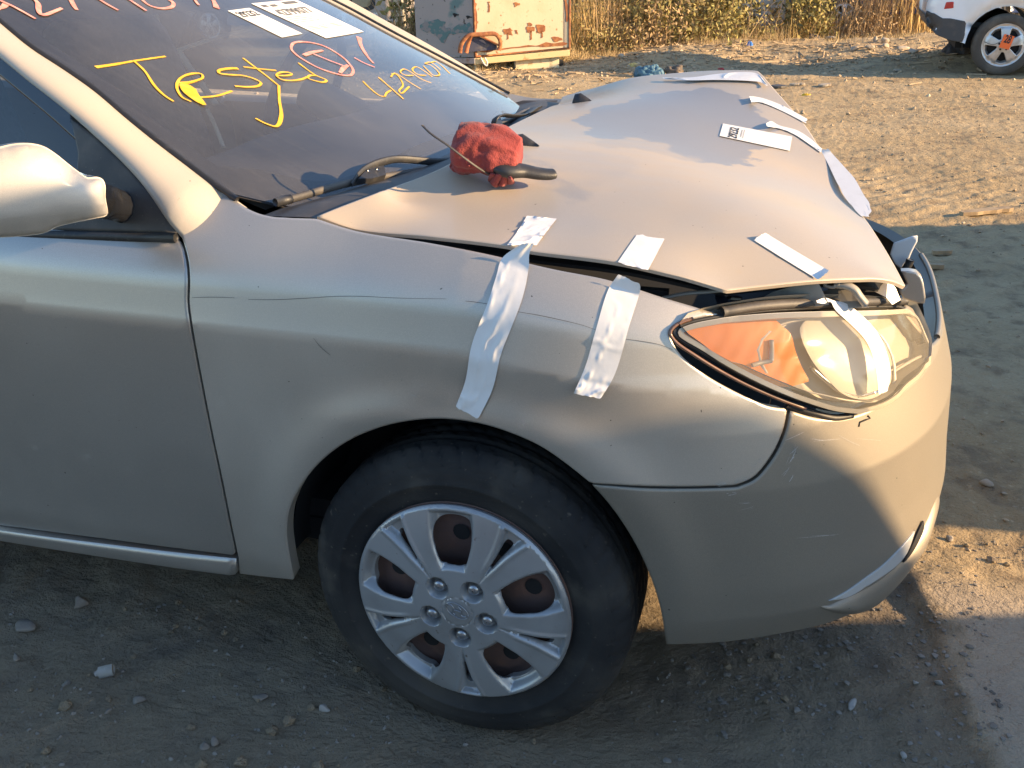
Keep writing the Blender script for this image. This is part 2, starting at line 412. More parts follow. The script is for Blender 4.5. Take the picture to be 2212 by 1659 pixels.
def frames(P):
    P = np.asarray(P, float); T = np.gradient(P, axis=0); T /= np.linalg.norm(T, axis=1)[:, None]+1e-12
    up = np.array([0, 0, 1.]) if abs(T[0, 2]) < .9 else np.array([1., 0, 0]); A = []
    a = np.cross(T[0], up); a /= np.linalg.norm(a)
    for t in T:
        a = a - t*(a@t); a /= np.linalg.norm(a)+1e-12; A.append(a.copy())
    A = np.array(A); return T, A, np.cross(T, A)
def tube_v(P, r, n=8, flat=(1, 1), phase=0):
    T, A, Bv = frames(P); r = np.broadcast_to(np.asarray(r, float), (len(P),)); th = np.linspace(0, 2*np.pi, n, endpoint=False)+phase
    return np.asarray(P)[:, None] + r[:, None, None]*(np.cos(th)[None, :, None]*A[:, None]*flat[0] + np.sin(th)[None, :, None]*Bv[:, None]*flat[1])
def tube(name, P, r, mat, parent=None, n=8, flat=(1, 1), smooth=True, phase=0, **k): return grid(name, tube_v(P, r, n, flat, phase), mat, parent, closed_v=True, cap=True, smooth=smooth, **k)
class MB:
    def __init__(s): s.V = []; s.F = []; s.n = 0
    def add(s, V, F): s.V.append(np.asarray(V, float)); s.F += [[i+s.n for i in f] for f in F]; s.n += len(V); return s
    def grid(s, X, cv=False, cap=False, cu=False):
        nu, nv = X.shape[:2]; I = np.arange(nu*nv).reshape(nu, nv)
        if cv: I = np.hstack([I, I[:, :1]])
        if cu: I = np.vstack([I, I[:1]])
        F = np.stack([I[:-1, :-1], I[1:, :-1], I[1:, 1:], I[:-1, 1:]], -1).reshape(-1, 4).tolist()
        if cap: F += [list(range(nv))[::-1], list(range((nu-1)*nv, nu*nv))]
        return s.add(X.reshape(-1, 3), F)
    def tube(s, P, r, n=8, flat=(1, 1)): return s.grid(tube_v(P, r, n, flat), cv=True, cap=True)
    def box(s, c, d, R=None):
        q = np.array([[x, y, z] for x in (-1, 1) for y in (-1, 1) for z in (-1, 1)])*np.asarray(d)/2
        if R is not None: q = q@np.asarray(R).T
        return s.add(q+np.asarray(c), [[0, 1, 3, 2], [4, 6, 7, 5], [0, 4, 5, 1], [2, 3, 7, 6], [0, 2, 6, 4], [1, 5, 7, 3]])
    def build(s, name, mat, parent=None, smooth=False, **k): return obj(name, np.vstack(s.V), s.F, mat, parent, smooth, **k)
def bevel(o, w=.004, seg=2):
    m = o.modifiers.new('bevel', 'BEVEL'); m.width = w; m.segments = seg; m.limit_method = 'ANGLE'; return o
def rotz(a): c, s = math.cos(a), math.sin(a); return np.array([[c, -s, 0], [s, c, 0], [0, 0, 1.]])
def roty(a): c, s = math.cos(a), math.sin(a); return np.array([[c, 0, s], [0, 1, 0], [-s, 0, c]])
def rotx(a): c, s = math.cos(a), math.sin(a); return np.array([[1, 0, 0], [0, c, -s], [0, s, c]])
def text_mesh(s, bold=0):
    cu = bpy.data.curves.new('t', 'FONT'); cu.body = s; cu.offset = bold; cu.resolution_u = 3
    o = bpy.data.objects.new('t', cu); COL.objects.link(o); bpy.context.view_layer.update()
    me = bpy.data.meshes.new_from_object(o.evaluated_get(bpy.context.evaluated_depsgraph_get()))
    V = np.array([v.co[:2] for v in me.vertices]); F = [list(p.vertices) for p in me.polygons]
    bpy.data.objects.remove(o); bpy.data.curves.remove(cu); bpy.data.meshes.remove(me)
    lo, hi = V.min(0), V.max(0); return (V-lo)/(hi-lo), F
# ================================================================ surfaces of the bonnet, windscreen and cabin side
def _fit_hood():
    L = []
    for p, y in [((769, 494), .125), ((922, 509), .125), ((1095, 530), .125), ((1144, 541), .125), ((1331, 565), .125), ((1481, 598), .13), ((1572, 626), .14),
                 ((1652, 617), .175), ((1767, 605), .225), ((1861, 601), .275), ((1930, 607), .315), ((1958, 619), .34),
                 ((1909, 530), .50), ((1872, 474), .66), ((1826, 417), .83), ((1781, 330), 1.02), ((1743, 274), 1.18), ((1697, 219), 1.33), ((1652, 167), 1.47),
                 ((1583, 156), 1.53), ((1444, 163), 1.57), ((1359, 170), 1.60), ((1269, 194), 1.62)]: L.append(on_y(p, y))
    for p, z in [((685, 466), .942), ((713, 453), .947), ((820, 412), .962), ((939, 368), .975), ((1074, 285), .982), ((1196, 226), .950), ((1133, 312), .988), ((1262, 221), .99)]: L.append(on_z(p, z))
    for p, y in [((1130, 449), .30), ((1444, 461), .34), ((1583, 470), .36), ((1722, 494), .385), ((1850, 530), .42), ((1000, 430), .30), ((860, 430), .27)]: L.append(on_y(p, y))
    return np.array(L)
HC = _fit_hood()
def _rbf(C):
    n = len(C); d = np.hypot(C[:, None, 0]-C[None, :, 0], C[:, None, 1]-C[None, :, 1])
    Kf = lambda r: r*r*np.log(r+1e-9); A = np.zeros((n+3, n+3)); A[:n, :n] = Kf(d) + np.eye(n)*2e-4
    A[:n, n] = 1; A[:n, n+1:] = C[:, :2]; A[n:, :n] = A[:n, n:].T
    w = np.linalg.solve(A, np.r_[C[:, 2], 0, 0, 0])
    def H(x, y):
        x = np.asarray(x, float); y = np.asarray(y, float)
        r = np.hypot(x[..., None]-C[:, 0], y[..., None]-C[:, 1]); return Kf(r)@w[:n] + w[n] + w[n+1]*x + w[n+2]*y
    return H
HOOD = _rbf(HC)
def hood(x, y, off=0.): x = np.asarray(x, float); y = np.asarray(y, float); return np.stack([x, y, HOOD(x, y)+off], -1)
def px_hood(p, off=0.):
    P = on_F(p, lambda Q: Q[:, 2]-HOOD(Q[:, 0], Q[:, 1])-off, 1.2, 4.2); return P[0], P[1]
GS = 2.0; GN = np.array([1, 0, GS])/math.hypot(1, GS)
def XW(y, z): return -.30 - .10*((y-YC)/.71)**2 - GS*(z-.93) - .35*np.maximum(z-1.2, 0)**2
def glass(y, z, off=0.): y = np.asarray(y, float); z = np.asarray(z, float); return np.stack([XW(y, z), y, z], -1)+GN*np.asarray(off)[..., None]
def F_glass(Q, off=0.): return (Q[:, 0]-XW(Q[:, 1], Q[:, 2]))/math.hypot(1, GS)-off
def px_glass3(p, off=0.): return on_F(p, lambda Q: F_glass(Q, off), 1.0, 4.5)
def px_glass(p, off=0.): P = px_glass3(p, off); return P[1], P[2]
CT = .36
def YS(z): return .055 + CT*(z-.91)
def cabin(x, z, off=0.): x = np.asarray(x, float); z = np.asarray(z, float); return np.stack([x, YS(z)-off, z], -1)
def px_cabin(p, off=0.): P = on_F(p, lambda Q: YS(Q[:, 2])-off-Q[:, 1], .6, 4); return P[0], P[2]
px_cabin_F = lambda Q: YS(Q[:, 2])-Q[:, 1]
def trace(segs, inv, step=9, smooth=True):
    """segs: list of picture polylines; corners stay sharp where one segment ends and the next begins"""
    out = []
    for s in segs:
        c = crom(s, 6) if smooth and len(s) > 2 else np.asarray(s, float)
        c = resample(c, step); out += [inv(p) for p in c]
    P = np.array(out); keep = np.r_[True, np.linalg.norm(np.diff(P, axis=0), axis=1) > 1e-4]; P = P[keep]
    if np.linalg.norm(P[0]-P[-1]) < 1e-4: P = P[:-1]
    return P
# ================================================================ materials
M = {}
M['paint'] = paint('champagne_paint'); M['hood'] = paint('champagne_paint_dusty', dust=.95, metal=.45, coat=.15, dustcol=(.425, .33, .225), wipes=True)
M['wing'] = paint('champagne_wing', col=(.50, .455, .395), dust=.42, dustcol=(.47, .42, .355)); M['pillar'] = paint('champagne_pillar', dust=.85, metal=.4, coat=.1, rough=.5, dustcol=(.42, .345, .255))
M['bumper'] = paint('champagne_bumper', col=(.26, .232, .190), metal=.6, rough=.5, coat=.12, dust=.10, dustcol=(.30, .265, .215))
M['black'] = mat('black_plastic', (.022, .022, .024), .5, noise=(60, (.05, .047, .042), .5, .8), bump=(300, .15, .002))
M['dusty_black'] = mat('dusty_black_plastic', (.035, .033, .033), .6, noise=[(9, (.10, .085, .07), .4, .7), (200, (.16, .14, .11), .66, .76)], bump=(260, .2, .002))
M['gloss_black'] = mat('gloss_black', (.012, .013, .016), .12, coat=.5, noise=(25, (.035, .033, .03), .5, .8))
M['rubber'] = mat('rubber_seal', (.018, .018, .019), .55, noise=(80, (.06, .055, .048), .55, .8))
M['dark'] = mat('underbody_dark', (.008, .008, .009), .8)
M['bay'] = mat('engine_bay_dark', (.015, .015, .016), .7, noise=(12, (.05, .045, .04), .5, .8))
M['tape'] = mat('white_tape', (.66, .65, .635), .5, noise=[(30, (.60, .585, .56), .45, .8), (420, (.35, .31, .26), .74, .80)], bump=(120, .08, .002))
M['paper'] = mat('paper_label', (.66, .64, .60), .55)
M['ink'] = mat('label_ink', (.02, .02, .022), .6)
M['ink_grey'] = mat('label_ink_grey', (.11, .105, .10), .6)
M['yellow'] = mat('yellow_marker', (.66, .36, .012), .5, noise=(60, (.72, .45, .05), .45, .75))
M['pink'] = mat('red_marker', (.62, .22, .17), .5, noise=(60, (.70, .33, .26), .4, .7))
M['silver'] = mat('silver_plastic', (.34, .345, .35), .36, metal=.45, coat=.15, noise=[(7, (.22, .215, .205), .45, .8), (90, (.16, .13, .11), .66, .78)])
M['chrome'] = mat('chrome', (.75, .75, .76), .12, metal=1.0, noise=(30, (.5, .49, .47), .5, .8))
M['rust'] = mat('rusty_steel', (.10, .058, .048), .75, noise=(18, (.15, .075, .05), .45, .75), bump=(150, .3, .003))
M['amber'] = mat('amber_lens', (1., .27, .0), .45, coat=.1, emit=None)
M['reflector'] = mat('lamp_reflector', (.44, .42, .37), .45, metal=.2)
M['bezel'] = mat('lamp_bezel', (.47, .43, .355), .5, metal=.1, noise=(5, (.39, .36, .29), .4, .7))
M['glass'] = glassmat('windscreen_glass', (.86, .89, .92), .085, (.52, .49, .45), refl=1.4)
M['doorglass'] = glassmat('door_glass', (.35, .40, .44), .05, streak=False)
M['lens'] = glassmat('headlamp_lens', (.97, .94, .89), .19, (.46, .41, .32), streak=False, gloss=.07, refl=.7)
M['bracket'] = mat('primed_bracket', (.30, .27, .22), .55, metal=.2, noise=(15, (.16, .14, .11), .45, .75))
M['nutm'] = mat('lug_nut_metal', (.35, .36, .38), .3, metal=.8)
# ================================================================ the damaged car
CAR = empty('damaged_car', label='champagne beige sedan with taped bonnet, cracked headlight and marker writing on its windscreen', cat='car')
CAR.location = (0, 0, 0)
Z1 = lambda *p: zm(0, 0, 1.58, p); Z2 = lambda *p: zm(1300, 0, 1.58, p); Z3 = lambda *p: zm(2632, 0, 1.58, p)
Z5 = lambda *p: zm(1300, 900, 1.58, p); Z6 = lambda *p: zm(2632, 900, 1.58, p); Z9 = lambda *p: zm(2432, 1700, 1.2531, p)
ZY = lambda *p: zm(3000, 900, 2.1434, p); ZH = lambda *p: zm(2700, 1000, 2.212, p); ZW = lambda *p: zm(1000, 350, 1.7015, p)
ZA = lambda *p: zm(0, 0, 3.16, p); ZB = lambda *p: zm(800, 0, 3.16, p); ZC = lambda *p: zm(1300, 0, 2.212, p)
SCB = (B, 1)
crease_line = np.array([((x/B if x < 0 else math.atan2(x, YC-.04)), float(zcrease(x))) for x in np.linspace(-3.4, .62, 200)])
door_gap = [(383, 508), (396, 526), (405, 565), (408, 610), (407, 650), (409, 674), (418, 730), (435, 822), (455, 922), (480, 1042), (500, 1142), (513, 1203)]
# front door: the traced front and lower edges, carried on to the rear past the frame
G = trace([door_gap], px_body); bot = trace([[(513, 1203), (380, 1187), (260, 1171), (130, 1154), (0, 1137)]], px_body)
zb = float(np.mean(bot[:, 1])); top = np.array(px_body((383, 508)))
XR = -1.52
G = G-[.0055, 0]; bot = bot-[.0035, 0]
doorpoly = np.vstack([G, bot[1:], [[XR/B, bot[-1, 1]-.0], [XR/B, .93], [-.75, .915]]])
dark_gap = .004
panel('front_door', body, doorpoly, M['paint'], CAR, lines=[crease_line], h=.016, th=.03, flip=False, sc=SCB, mirror=True, bev=.0035)
rear = np.array([[-3.45, .34], [-3.1, .26], [-2.99, .27], *[[-2.65+.36*math.cos(a), .30+.36*math.sin(a)] for a in np.linspace(0, math.pi, 16)][::-1], [-2.27, .26], [XR-.006, bot[-1, 1]], [XR-.006, .93], [-2.6, .97], [-3.3, .99], [-3.52, .9], [-3.55, .6]])
rear[:, 0] /= B
panel('rear_side', body, rear, M['paint'], CAR, lines=[crease_line], h=.03, th=.03, sc=SCB, mirror=True)
# sill below the door
s_top = bot + [0, -.006]; s_bot = trace([[(515, 1240), (380, 1222), (260, 1204), (130, 1184), (0, 1163)]], px_body)
sill = np.vstack([[[G[-1, 0], s_top[0, 1]]], s_top[1:], [[XR/B, s_top[-1, 1]], [-2.25/B, s_top[-1, 1]], [-2.25/B, s_bot[-1, 1]]], s_bot[::-1]])
def sill_surf(u, z): return body(u, z, .004+.012*sstep(s_top[0, 1]+.01, s_bot[0, 1], z))
panel('sill', sill_surf, sill, M['paint'], CAR, h=.02, th=.05, sc=SCB, mirror=True, bev=.006, inset=.01)
# front wing
fender = [door_gap[::-1][:-1] + [(388, 503)],
          [(388, 503), (410, 475), (440, 440), (462, 416), (480, 409)],
          [(480, 409), (520, 440), (556, 458), (590, 466), (618, 468), (682, 470)],
          [(682, 470), (769, 497), (922, 522), (1010, 538), (1095, 556), (1200, 580), (1320, 604), (1430, 640), (1500, 661), (1556, 679)],
          [(1556, 679), (1500, 689), (1462, 703), (1449, 722)],
          [(1449, 722), (1456, 745), (1480, 776), (1530, 813), (1600, 851), (1660, 878), (1703, 884)],
          [(1703, 884), (1695, 925), (1678, 968), (1655, 1004), (1628, 1033), (1590, 1050)],
          [(1590, 1050), (1500, 1053), (1400, 1052), (1275, 1046)],
          [(1275, 1046), (1230, 1010), (1170, 968), (1110, 940), (1040, 918), (960, 908), (890, 910), (820, 925), (750, 955), (690, 1000), (650, 1050), (625, 1100), (618, 1150), (624, 1200), (635, 1255)],
          [(635, 1255), (575, 1248), (516, 1241)], [(516, 1241), (514, 1203)]]
fpoly = trace(fender, px_body)
def dent(P, X):                                           # small dents and a scuffed bulge on the wing
    x, z = X[:, 0], X[:, 2]
    d = -.0035*np.exp(-((x-.02)**2/.0016+(z-.70)**2/.0010)) - .004*np.exp(-((x+.03)**2/.003+(z-.665)**2/.0006))
    return d + .0016*vnoise(x*9, z*9, 3)
panel('front_wing', body, fpoly, M['wing'], CAR, lines=[crease_line], h=.0125, hb=.008, th=.03, sc=SCB, mirror=True, bev=.003, inset=.0045, extra=dent)
# front bumper
up = trace([[(1710, 888), (1760, 902), (1810, 905), (1850, 897), (1885, 882), (1925, 855), (1955, 828), (1985, 803), (2005, 775), (2013, 745), (2009, 720), (1998, 690), (1980, 668), (1957, 654)]], px_body)
gapf = trace([[(1279, 1050), (1400, 1057), (1500, 1058), (1592, 1055)], [(1592, 1055), (1632, 1038), (1660, 1008), (1684, 971), (1701, 927), (1709, 888)]], px_body)
low = trace([[(1440, 1396), (1560, 1389), (1680, 1373), (1780, 1351), (1850, 1325)]], px_body)
arch = trace([[(1279, 1050), (1320, 1098), (1365, 1165), (1400, 1235), (1425, 1310), (1440, 1396)]], px_body)
zt = up[-1, 1]
right = [[1.02, zt-.005], [1.06, .70], [1.12, .665], [1.25, .65], [math.pi/2, .65], [math.pi/2, .215], [1.3, .215], [1.0, .218], [.86, .222]]
bpoly = np.vstack([gapf, up[1:], right, low[::-1][1:], arch[::-1][1:-1]])
def lip(P, X):                                            # chin: recess above, rounded lip below
    u, z = P[:, 0], P[:, 1]; c = .285 + .16*sstep(.66, 1.02, u); on = sstep(.66, .74, u)
    return on*.0*(.012*np.exp(-((z-(c-.045))/.028)**2) - .014*np.exp(-((z-c-.005)/.018)**2)*sstep(.70, .82, u)) + .0015*vnoise(u*8, z*8, 5)
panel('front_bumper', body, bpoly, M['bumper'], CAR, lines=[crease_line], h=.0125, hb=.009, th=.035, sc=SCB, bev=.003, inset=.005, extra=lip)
farb = np.vstack([[[.5, .57], [.55, .66], [.8, .655], [1.2, .655], [math.pi/2-.002, .65], [math.pi/2-.002, .215], [1.2, .215], [.86, .222]], low[::-1][1:], arch[::-1][1:-1]])
def body_far(u, z): q = body(u, z); q[..., 1] = 2*YC-q[..., 1]; return q
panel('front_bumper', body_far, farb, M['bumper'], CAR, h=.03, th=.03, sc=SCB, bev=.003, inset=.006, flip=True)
# fog-lamp sliver and its dark slot, seen edge-on above the chin
fog = trace([Z9((1040, 832), (1120, 790), (1230, 712), (1300, 660), (1400, 560), (1465, 480)), Z9((1465, 480), (1420, 600), (1370, 660), (1250, 745), (1130, 815), (1040, 832))], px_body)
panel('fog_lamp_cover', lambda u, z: body(u, z, .003), fog, mat('fog_plastic', (.40, .40, .39), .35, coat=.3), CAR, h=.012, th=.004, sc=SCB, bev=.001, inset=.002, extra=lip)
slot = trace([Z9((1400, 640), (1440, 560), (1480, 470), (1500, 430)), Z9((1500, 430), (1500, 470), (1450, 580), (1405, 640))], px_body)
panel('intake_slot', lambda u, z: body(u, z, .0055), slot, M['dark'], CAR, h=.01, th=.004, sc=SCB, bev=.001, inset=.002, extra=lip)
lt = resample(crom(Z9((1030, 862), (1060, 845), (1130, 815), (1250, 755), (1350, 675), (1430, 595), (1500, 485), (1545, 385), (1578, 290)), 6), 6); lb = resample(crom(Z9((1012, 872), (1030, 892), (1130, 892), (1250, 862), (1360, 797), (1450, 697), (1530, 575), (1585, 455), (1612, 330)), 6), 6)
n_ = 40; lt = np.stack([np.interp(np.linspace(0, 1, n_), np.linspace(0, 1, len(lt)), lt[:, k]) for k in (0, 1)], 1); lb = np.stack([np.interp(np.linspace(0, 1, n_), np.linspace(0, 1, len(lb)), lb[:, k]) for k in (0, 1)], 1)
U0 = np.array([px_body(p) for p in lt]); U1 = np.array([px_body(p) for p in lb]); qs = np.linspace(0, 1, n_); U0 = np.stack([np.polyval(np.polyfit(qs, U0[:, k], 4), qs) for k in (0, 1)], 1); U1 = np.stack([np.polyval(np.polyfit(qs, U1[:, k], 4), qs) for k in (0, 1)], 1); tt = np.linspace(0, 1, 12); ends = (np.clip(np.arange(n_)/5., 0, 1)*np.clip((n_-1-np.arange(n_))/10., 0, 1))**.5
cc = np.array([[body(U0[i, 0]*(1-t)+U1[i, 0]*t, U0[i, 1]*(1-t)+U1[i, 1]*t, -.004+ends[i]*(.018*math.sin(math.pi*t)**.7)) for t in tt] for i in range(n_)])
grid('chin_lip', cc, M['bumper'], CAR, flip=np.cross(cc[21, 5]-cc[20, 5], cc[20, 6]-cc[20, 5])@(CAM-cc[20, 5]) < 0)
# bonnet: popped and crumpled
hood_near = [Z5((160, 0), (600, 45), (1100, 105), (1240, 135), (1780, 205), (2212, 300))]
hseg = [[(685, 466), (769, 494), (922, 509), (1095, 530), (1144, 541), (1331, 565), (1444, 590), (1481, 599), (1572, 626)],
        [(1572, 626), (1652, 617), (1767, 605), (1861, 601), (1895, 601), (1930, 607), (1958, 619)],
        [(1958, 619), (1930, 567), (1909, 531), (1872, 474), (1826, 417), (1787, 345), (1743, 274), (1697, 219), (1654, 170)]]
hp = trace(hseg, px_hood); hr = trace([[(1196, 227), (1150, 247), (1074, 286), (1010, 330), (939, 369), (820, 413), (713, 454), (685, 466)]], px_hood)
far = np.array([[hp[-1, 0]-.03, 1.55], [.1, 1.60], [-.1, 1.62], [-.22, 1.63], [-.27, 1.60]])
hpoly = np.vstack([hp, far, hr[1:-1]])
panel('bonnet', hood, hpoly, M['hood'], CAR, h=.016, hb=.010, th=.007, bev=.0015, inset=.004, extra=lambda P, X: .0012*vnoise(X[:, 0]*7, X[:, 1]*7, 9))
ins = hpoly + (np.array([.18, .85])-hpoly)*.06
panel('bonnet_inner_frame', lambda x, y: hood(x, y, -.035), ins, M['dark'], CAR, h=.05, th=.006, bev=0, flip=False)
# engine bay: dark tub, inner wing, lamp panel, bracket
mb = MB()
mb.box((.05, YC, .60), (.84, 1.35, .02)); mb.box((-.36, YC, .76), (.02, 1.35, .31)); mb.box((-.03, .20, .715), (.66, .015, .24)); mb.box((-.03, 1.575, .715), (.66, .015, .24)); mb.box((.46, YC, .62), (.02, .90, .10))
mb.build('engine_bay', M['dark'], CAR)
b = MB()
ap = [on_y(p, .23) for p in ZH((590, 425), (760, 330), (980, 265), (1150, 240))]; ap2 = [on_y(p, .23) for p in ZH((600, 520), (800, 500), (1050, 470), (1250, 440))]
b.grid(np.stack([np.array(ap), np.array(ap2)], 1))
b.grid(np.stack([np.array([on_y(p, .30) for p in ZH((1180, 330), (1330, 280), (1450, 290), (1560, 420))]), np.array([on_y(p, .27) for p in ZH((1200, 470), (1330, 470), (1450, 470), (1600, 470))])], 1))
b.build('inner_panel', M['bracket'], CAR)
tube('strut_bar', crom([on_y(p, .27) for p in ZH((1290, 262), (1400, 275), (1470, 310), (1510, 365), (1570, 440))], 6), .011, M['bracket'], CAR, flat=(1, .6))
tube('latch_ring', [on_y(q, .262) for q in crom(ZH((1200, 262), (1240, 240), (1290, 240), (1330, 258), (1300, 285), (1240, 285)), 5, True)], .003, M['bracket'], CAR, n=6)
tube('rubber_boot', [on_y(p, .33) for p in ZH((1240, 262), (1300, 262))], .014, M['rubber'], CAR, n=10)
rad = [[on_y(p, .40) for p in ZH((1620, 220), (1760, 215), (1830, 300), (1870, 400))], [on_y(p, .38) for p in ZH((1560, 330), (1650, 330), (1750, 380), (1800, 440))]]
b = MB(); b.grid(np.stack([np.array(rad[0]), np.array(rad[1])], 1)); b.build('radiator_support', M['paint'], CAR)
tube('wing_flange', crom([on_y(p, .17) for p in ZH((-200, 385), (0, 345), (180, 330), (370, 312))], 5), .006, M['bracket'], CAR, flat=(1, .5))
tube('washer_filler', [on_y(p, .25) for p in ZH((330, 470), (415, 430), (420, 380))], [.03, .02, .013], mat('filler_cap', (.03, .035, .05), .4), CAR, n=12)
# ---------------------------------------------------------------- headlight
lens_out = [Z6((330, 527), (150, 563), (55, 600), (20, 640), (60, 690), (180, 762), (330, 852), (500, 942), (700, 1032), (850, 1087), (1000, 1132), (1150, 1152)),
            Z6((1150, 1152), (1300, 1112), (1400, 1052), (1450, 1000), (1540, 940), (1625, 862)), Z6((1625, 862), (1636, 770), (1590, 640), (1530, 520), (1450, 472)),
            Z6((1450, 472), (1300, 470), (900, 474), (600, 492), (330, 527))]
lens_in = [Z6((330, 552), (180, 585), (85, 618), (70, 648), (100, 690), (220, 762), (360, 845), (520, 930), (710, 1015), (860, 1068), (1005, 1112), (1150, 1130)),
           Z6((1150, 1130), (1290, 1093), (1385, 1035), (1435, 985), (1525, 925), (1605, 850)), Z6((1605, 850), (1615, 770), (1572, 648), (1512, 535), (1440, 490)),
           Z6((1440, 490), (1300, 487), (900, 491), (600, 512), (330, 552))]
lo_ = trace(lens_out, px_body); li_ = trace(lens_in, px_body)
lo_m = resample(lo_*[B, 1], .006, True); d_ = np.roll(lo_m, -2, 0)-np.roll(lo_m, 2, 0); d_ /= np.linalg.norm(d_, axis=1)[:, None]; q_ = lo_m+.005*np.stack([-d_[:, 1], d_[:, 0]], 1)
if not inpoly(q_, lo_m).mean() > .5: q_ = lo_m-.005*np.stack([-d_[:, 1], d_[:, 0]], 1)
q_ = q_[segdist(q_, lo_m) > .0045]; li_ = q_/[B, 1]
HL = empty('headlight'); HL.parent = CAR
ctr = li_.mean(0)
def bulge(u, z):
    d = np.hypot((np.asarray(u)-ctr[0])/.33, (np.asarray(z)-ctr[1])/.13); return .018*np.maximum(1-d**2, 0)**.8
panel('seal', lambda u, z: body(u, z, .001), lo_, M['rubber'], HL, holes=[li_], h=.012, hb=.006, th=.02, bev=.002, inset=.003, sc=SCB)
lensurf = lambda u, z, off=0.: body(u, z, .004+bulge(u, z)+off)
panel('lens', lensurf, li_, M['lens'], HL, h=.014, hb=.006, th=0, bev=0, sc=SCB)
lm_ = resample(li_*[B, 1], .006, True); d_ = np.roll(lm_, -2, 0)-np.roll(lm_, 2, 0); d_ /= np.linalg.norm(d_, axis=1)[:, None]; q_ = lm_+.007*np.stack([-d_[:, 1], d_[:, 0]], 1)
if not inpoly(q_, lm_).mean() > .5: q_ = lm_-.007*np.stack([-d_[:, 1], d_[:, 0]], 1)
q_ = q_[segdist(q_, lm_) > .0063]/[B, 1]
panel('lens_rim', lambda u, z: lensurf(u, z, -.0012), li_, mat('lens_rim_plastic', (.46, .43, .37), .4, coat=.3), HL, holes=[q_], h=.012, hb=.006, th=.004, bev=0, sc=SCB)
li2 = ctr + (li_-ctr)*1.0
panel('housing', lambda u, z: body(u, z, -.034), li2, M['bezel'], HL, h=.02, th=-.037, bev=0, sc=SCB)
px_in = lambda d: (lambda p: px_body(p, -d))
amb = trace([Z6((74, 640), (200, 592), (400, 560), (650, 545)), Z6((650, 545), (700, 600), (760, 650), (790, 760), (830, 860), (880, 950)), Z6((880, 950), (720, 985), (545, 930), (400, 850), (250, 770), (130, 700), (70, 640))], px_in(.0045))
AMB = M['amber']
def ribs(P, X): return .00018*np.sin((X[:, 2]+X[:, 0]*.25)*900)
panel('amber_reflector', lambda u, z: body(u, z, -.0045), amb, AMB, HL, h=.007, th=.01, bev=0, sc=SCB, extra=ribs)
c_in = crom(Z6((500, 720), (540, 630), (640, 555), (800, 520), (980, 505), (1180, 560), (1290, 680), (1340, 830), (1330, 960), (1240, 1040), (1080, 1040), (900, 1000), (700, 950), (560, 870)), 6, True)
bowlc = np.array([px_in(.03)(p) for p in resample(c_in, 9, True)]); bc = bowlc.mean(0)
ring_in = bc+(bowlc-bc)*.95
panel('bowl_rim', lambda u, z: body(u, z, -.003), bowlc, M['reflector'], HL, holes=[ring_in], h=.02, th=.003, bev=.002, inset=.003, sc=SCB)
main = crom(Z6((770, 590), (830, 530), (960, 505), (1130, 545), (1250, 650), (1310, 800), (1310, 950), (1200, 1030), (1050, 1010), (930, 900), (830, 770)), 6, True)
mainc = np.array([px_in(.03)(p) for p in resample(main, 8, True)]); mc = mainc.mean(0); pol = []
for k_, dp in ((1.0, .008), (.92, .018), (.8, .036), (.62, .055), (.4, .066), (.18, .070)):
    q = mc+(mainc-mc)*k_; pol.append(body(q[:, 0], q[:, 1], -dp))
q = np.stack(pol); grid('main_beam_bowl', q, M['reflector'], HL, closed_v=True, cap=True)
tube('bulb_cap', [body(mc[0], mc[1], -.068), body(mc[0]+.01, mc[1], -.04)], [.016, .012], M['chrome'], HL, n=14)
rail = crom(Z6((640, 690), (642, 760), (640, 820)), 4); tube('lamp_filament', [body(*px_in(.0)(p), .001) for p in rail], .004, M['reflector'], HL, n=6)
tube('lamp_stem', [body(*px_in(.0)(p), .001) for p in Z6((520, 850), (580, 832), (640, 822))], .0035, M['reflector'], HL, n=6)
tube('trim_line', [body(*px_in(.015)(p), -.012) for p in crom(Z6((1370, 900), (1450, 850), (1540, 800), (1620, 775)), 4)], .003, M['reflector'], HL, n=6)
tube('trim_line', [body(*px_in(.015)(p), -.012) for p in crom(Z6((880, 860), (960, 930), (1060, 1010), (1170, 1040), (1290, 1010)), 4)], .0035, M['chrome'], HL, n=6)
glint = crom(Z6((150, 556), (45, 598), (8, 645), (40, 700), (160, 785), (310, 878), (480, 968), (690, 1060), (850, 1118)), 6)
tube('seal_glint', [body(*px_body(p, .002), .004) for p in resample(glint, 8)], .0028, mat('seal_glint_copper', (.16, .085, .055), .3, coat=.3), HL, n=6)  # copper reflection along the black seal, painted as a thin brown tube
# black bar over the lamp and sealing strip beneath it
bar = crom(ZH((310, 500), (600, 455), (900, 432), (1240, 425), (1600, 410), (1890, 405)), 6)
barU = [body(*px_body(p, -.004), -.002) for p in resample(bar, 10)]
tube('lamp_top_bar', barU, .010, M['dusty_black'], CAR, n=8, flat=(1, .8))
und = crom(Z6((740, 1100), (900, 1150), (1040, 1185), (1150, 1170)), 5)
tube('lamp_lower_gap', [body(*px_body(p), -.004) for p in und], .006, M['rubber'], CAR, n=6)
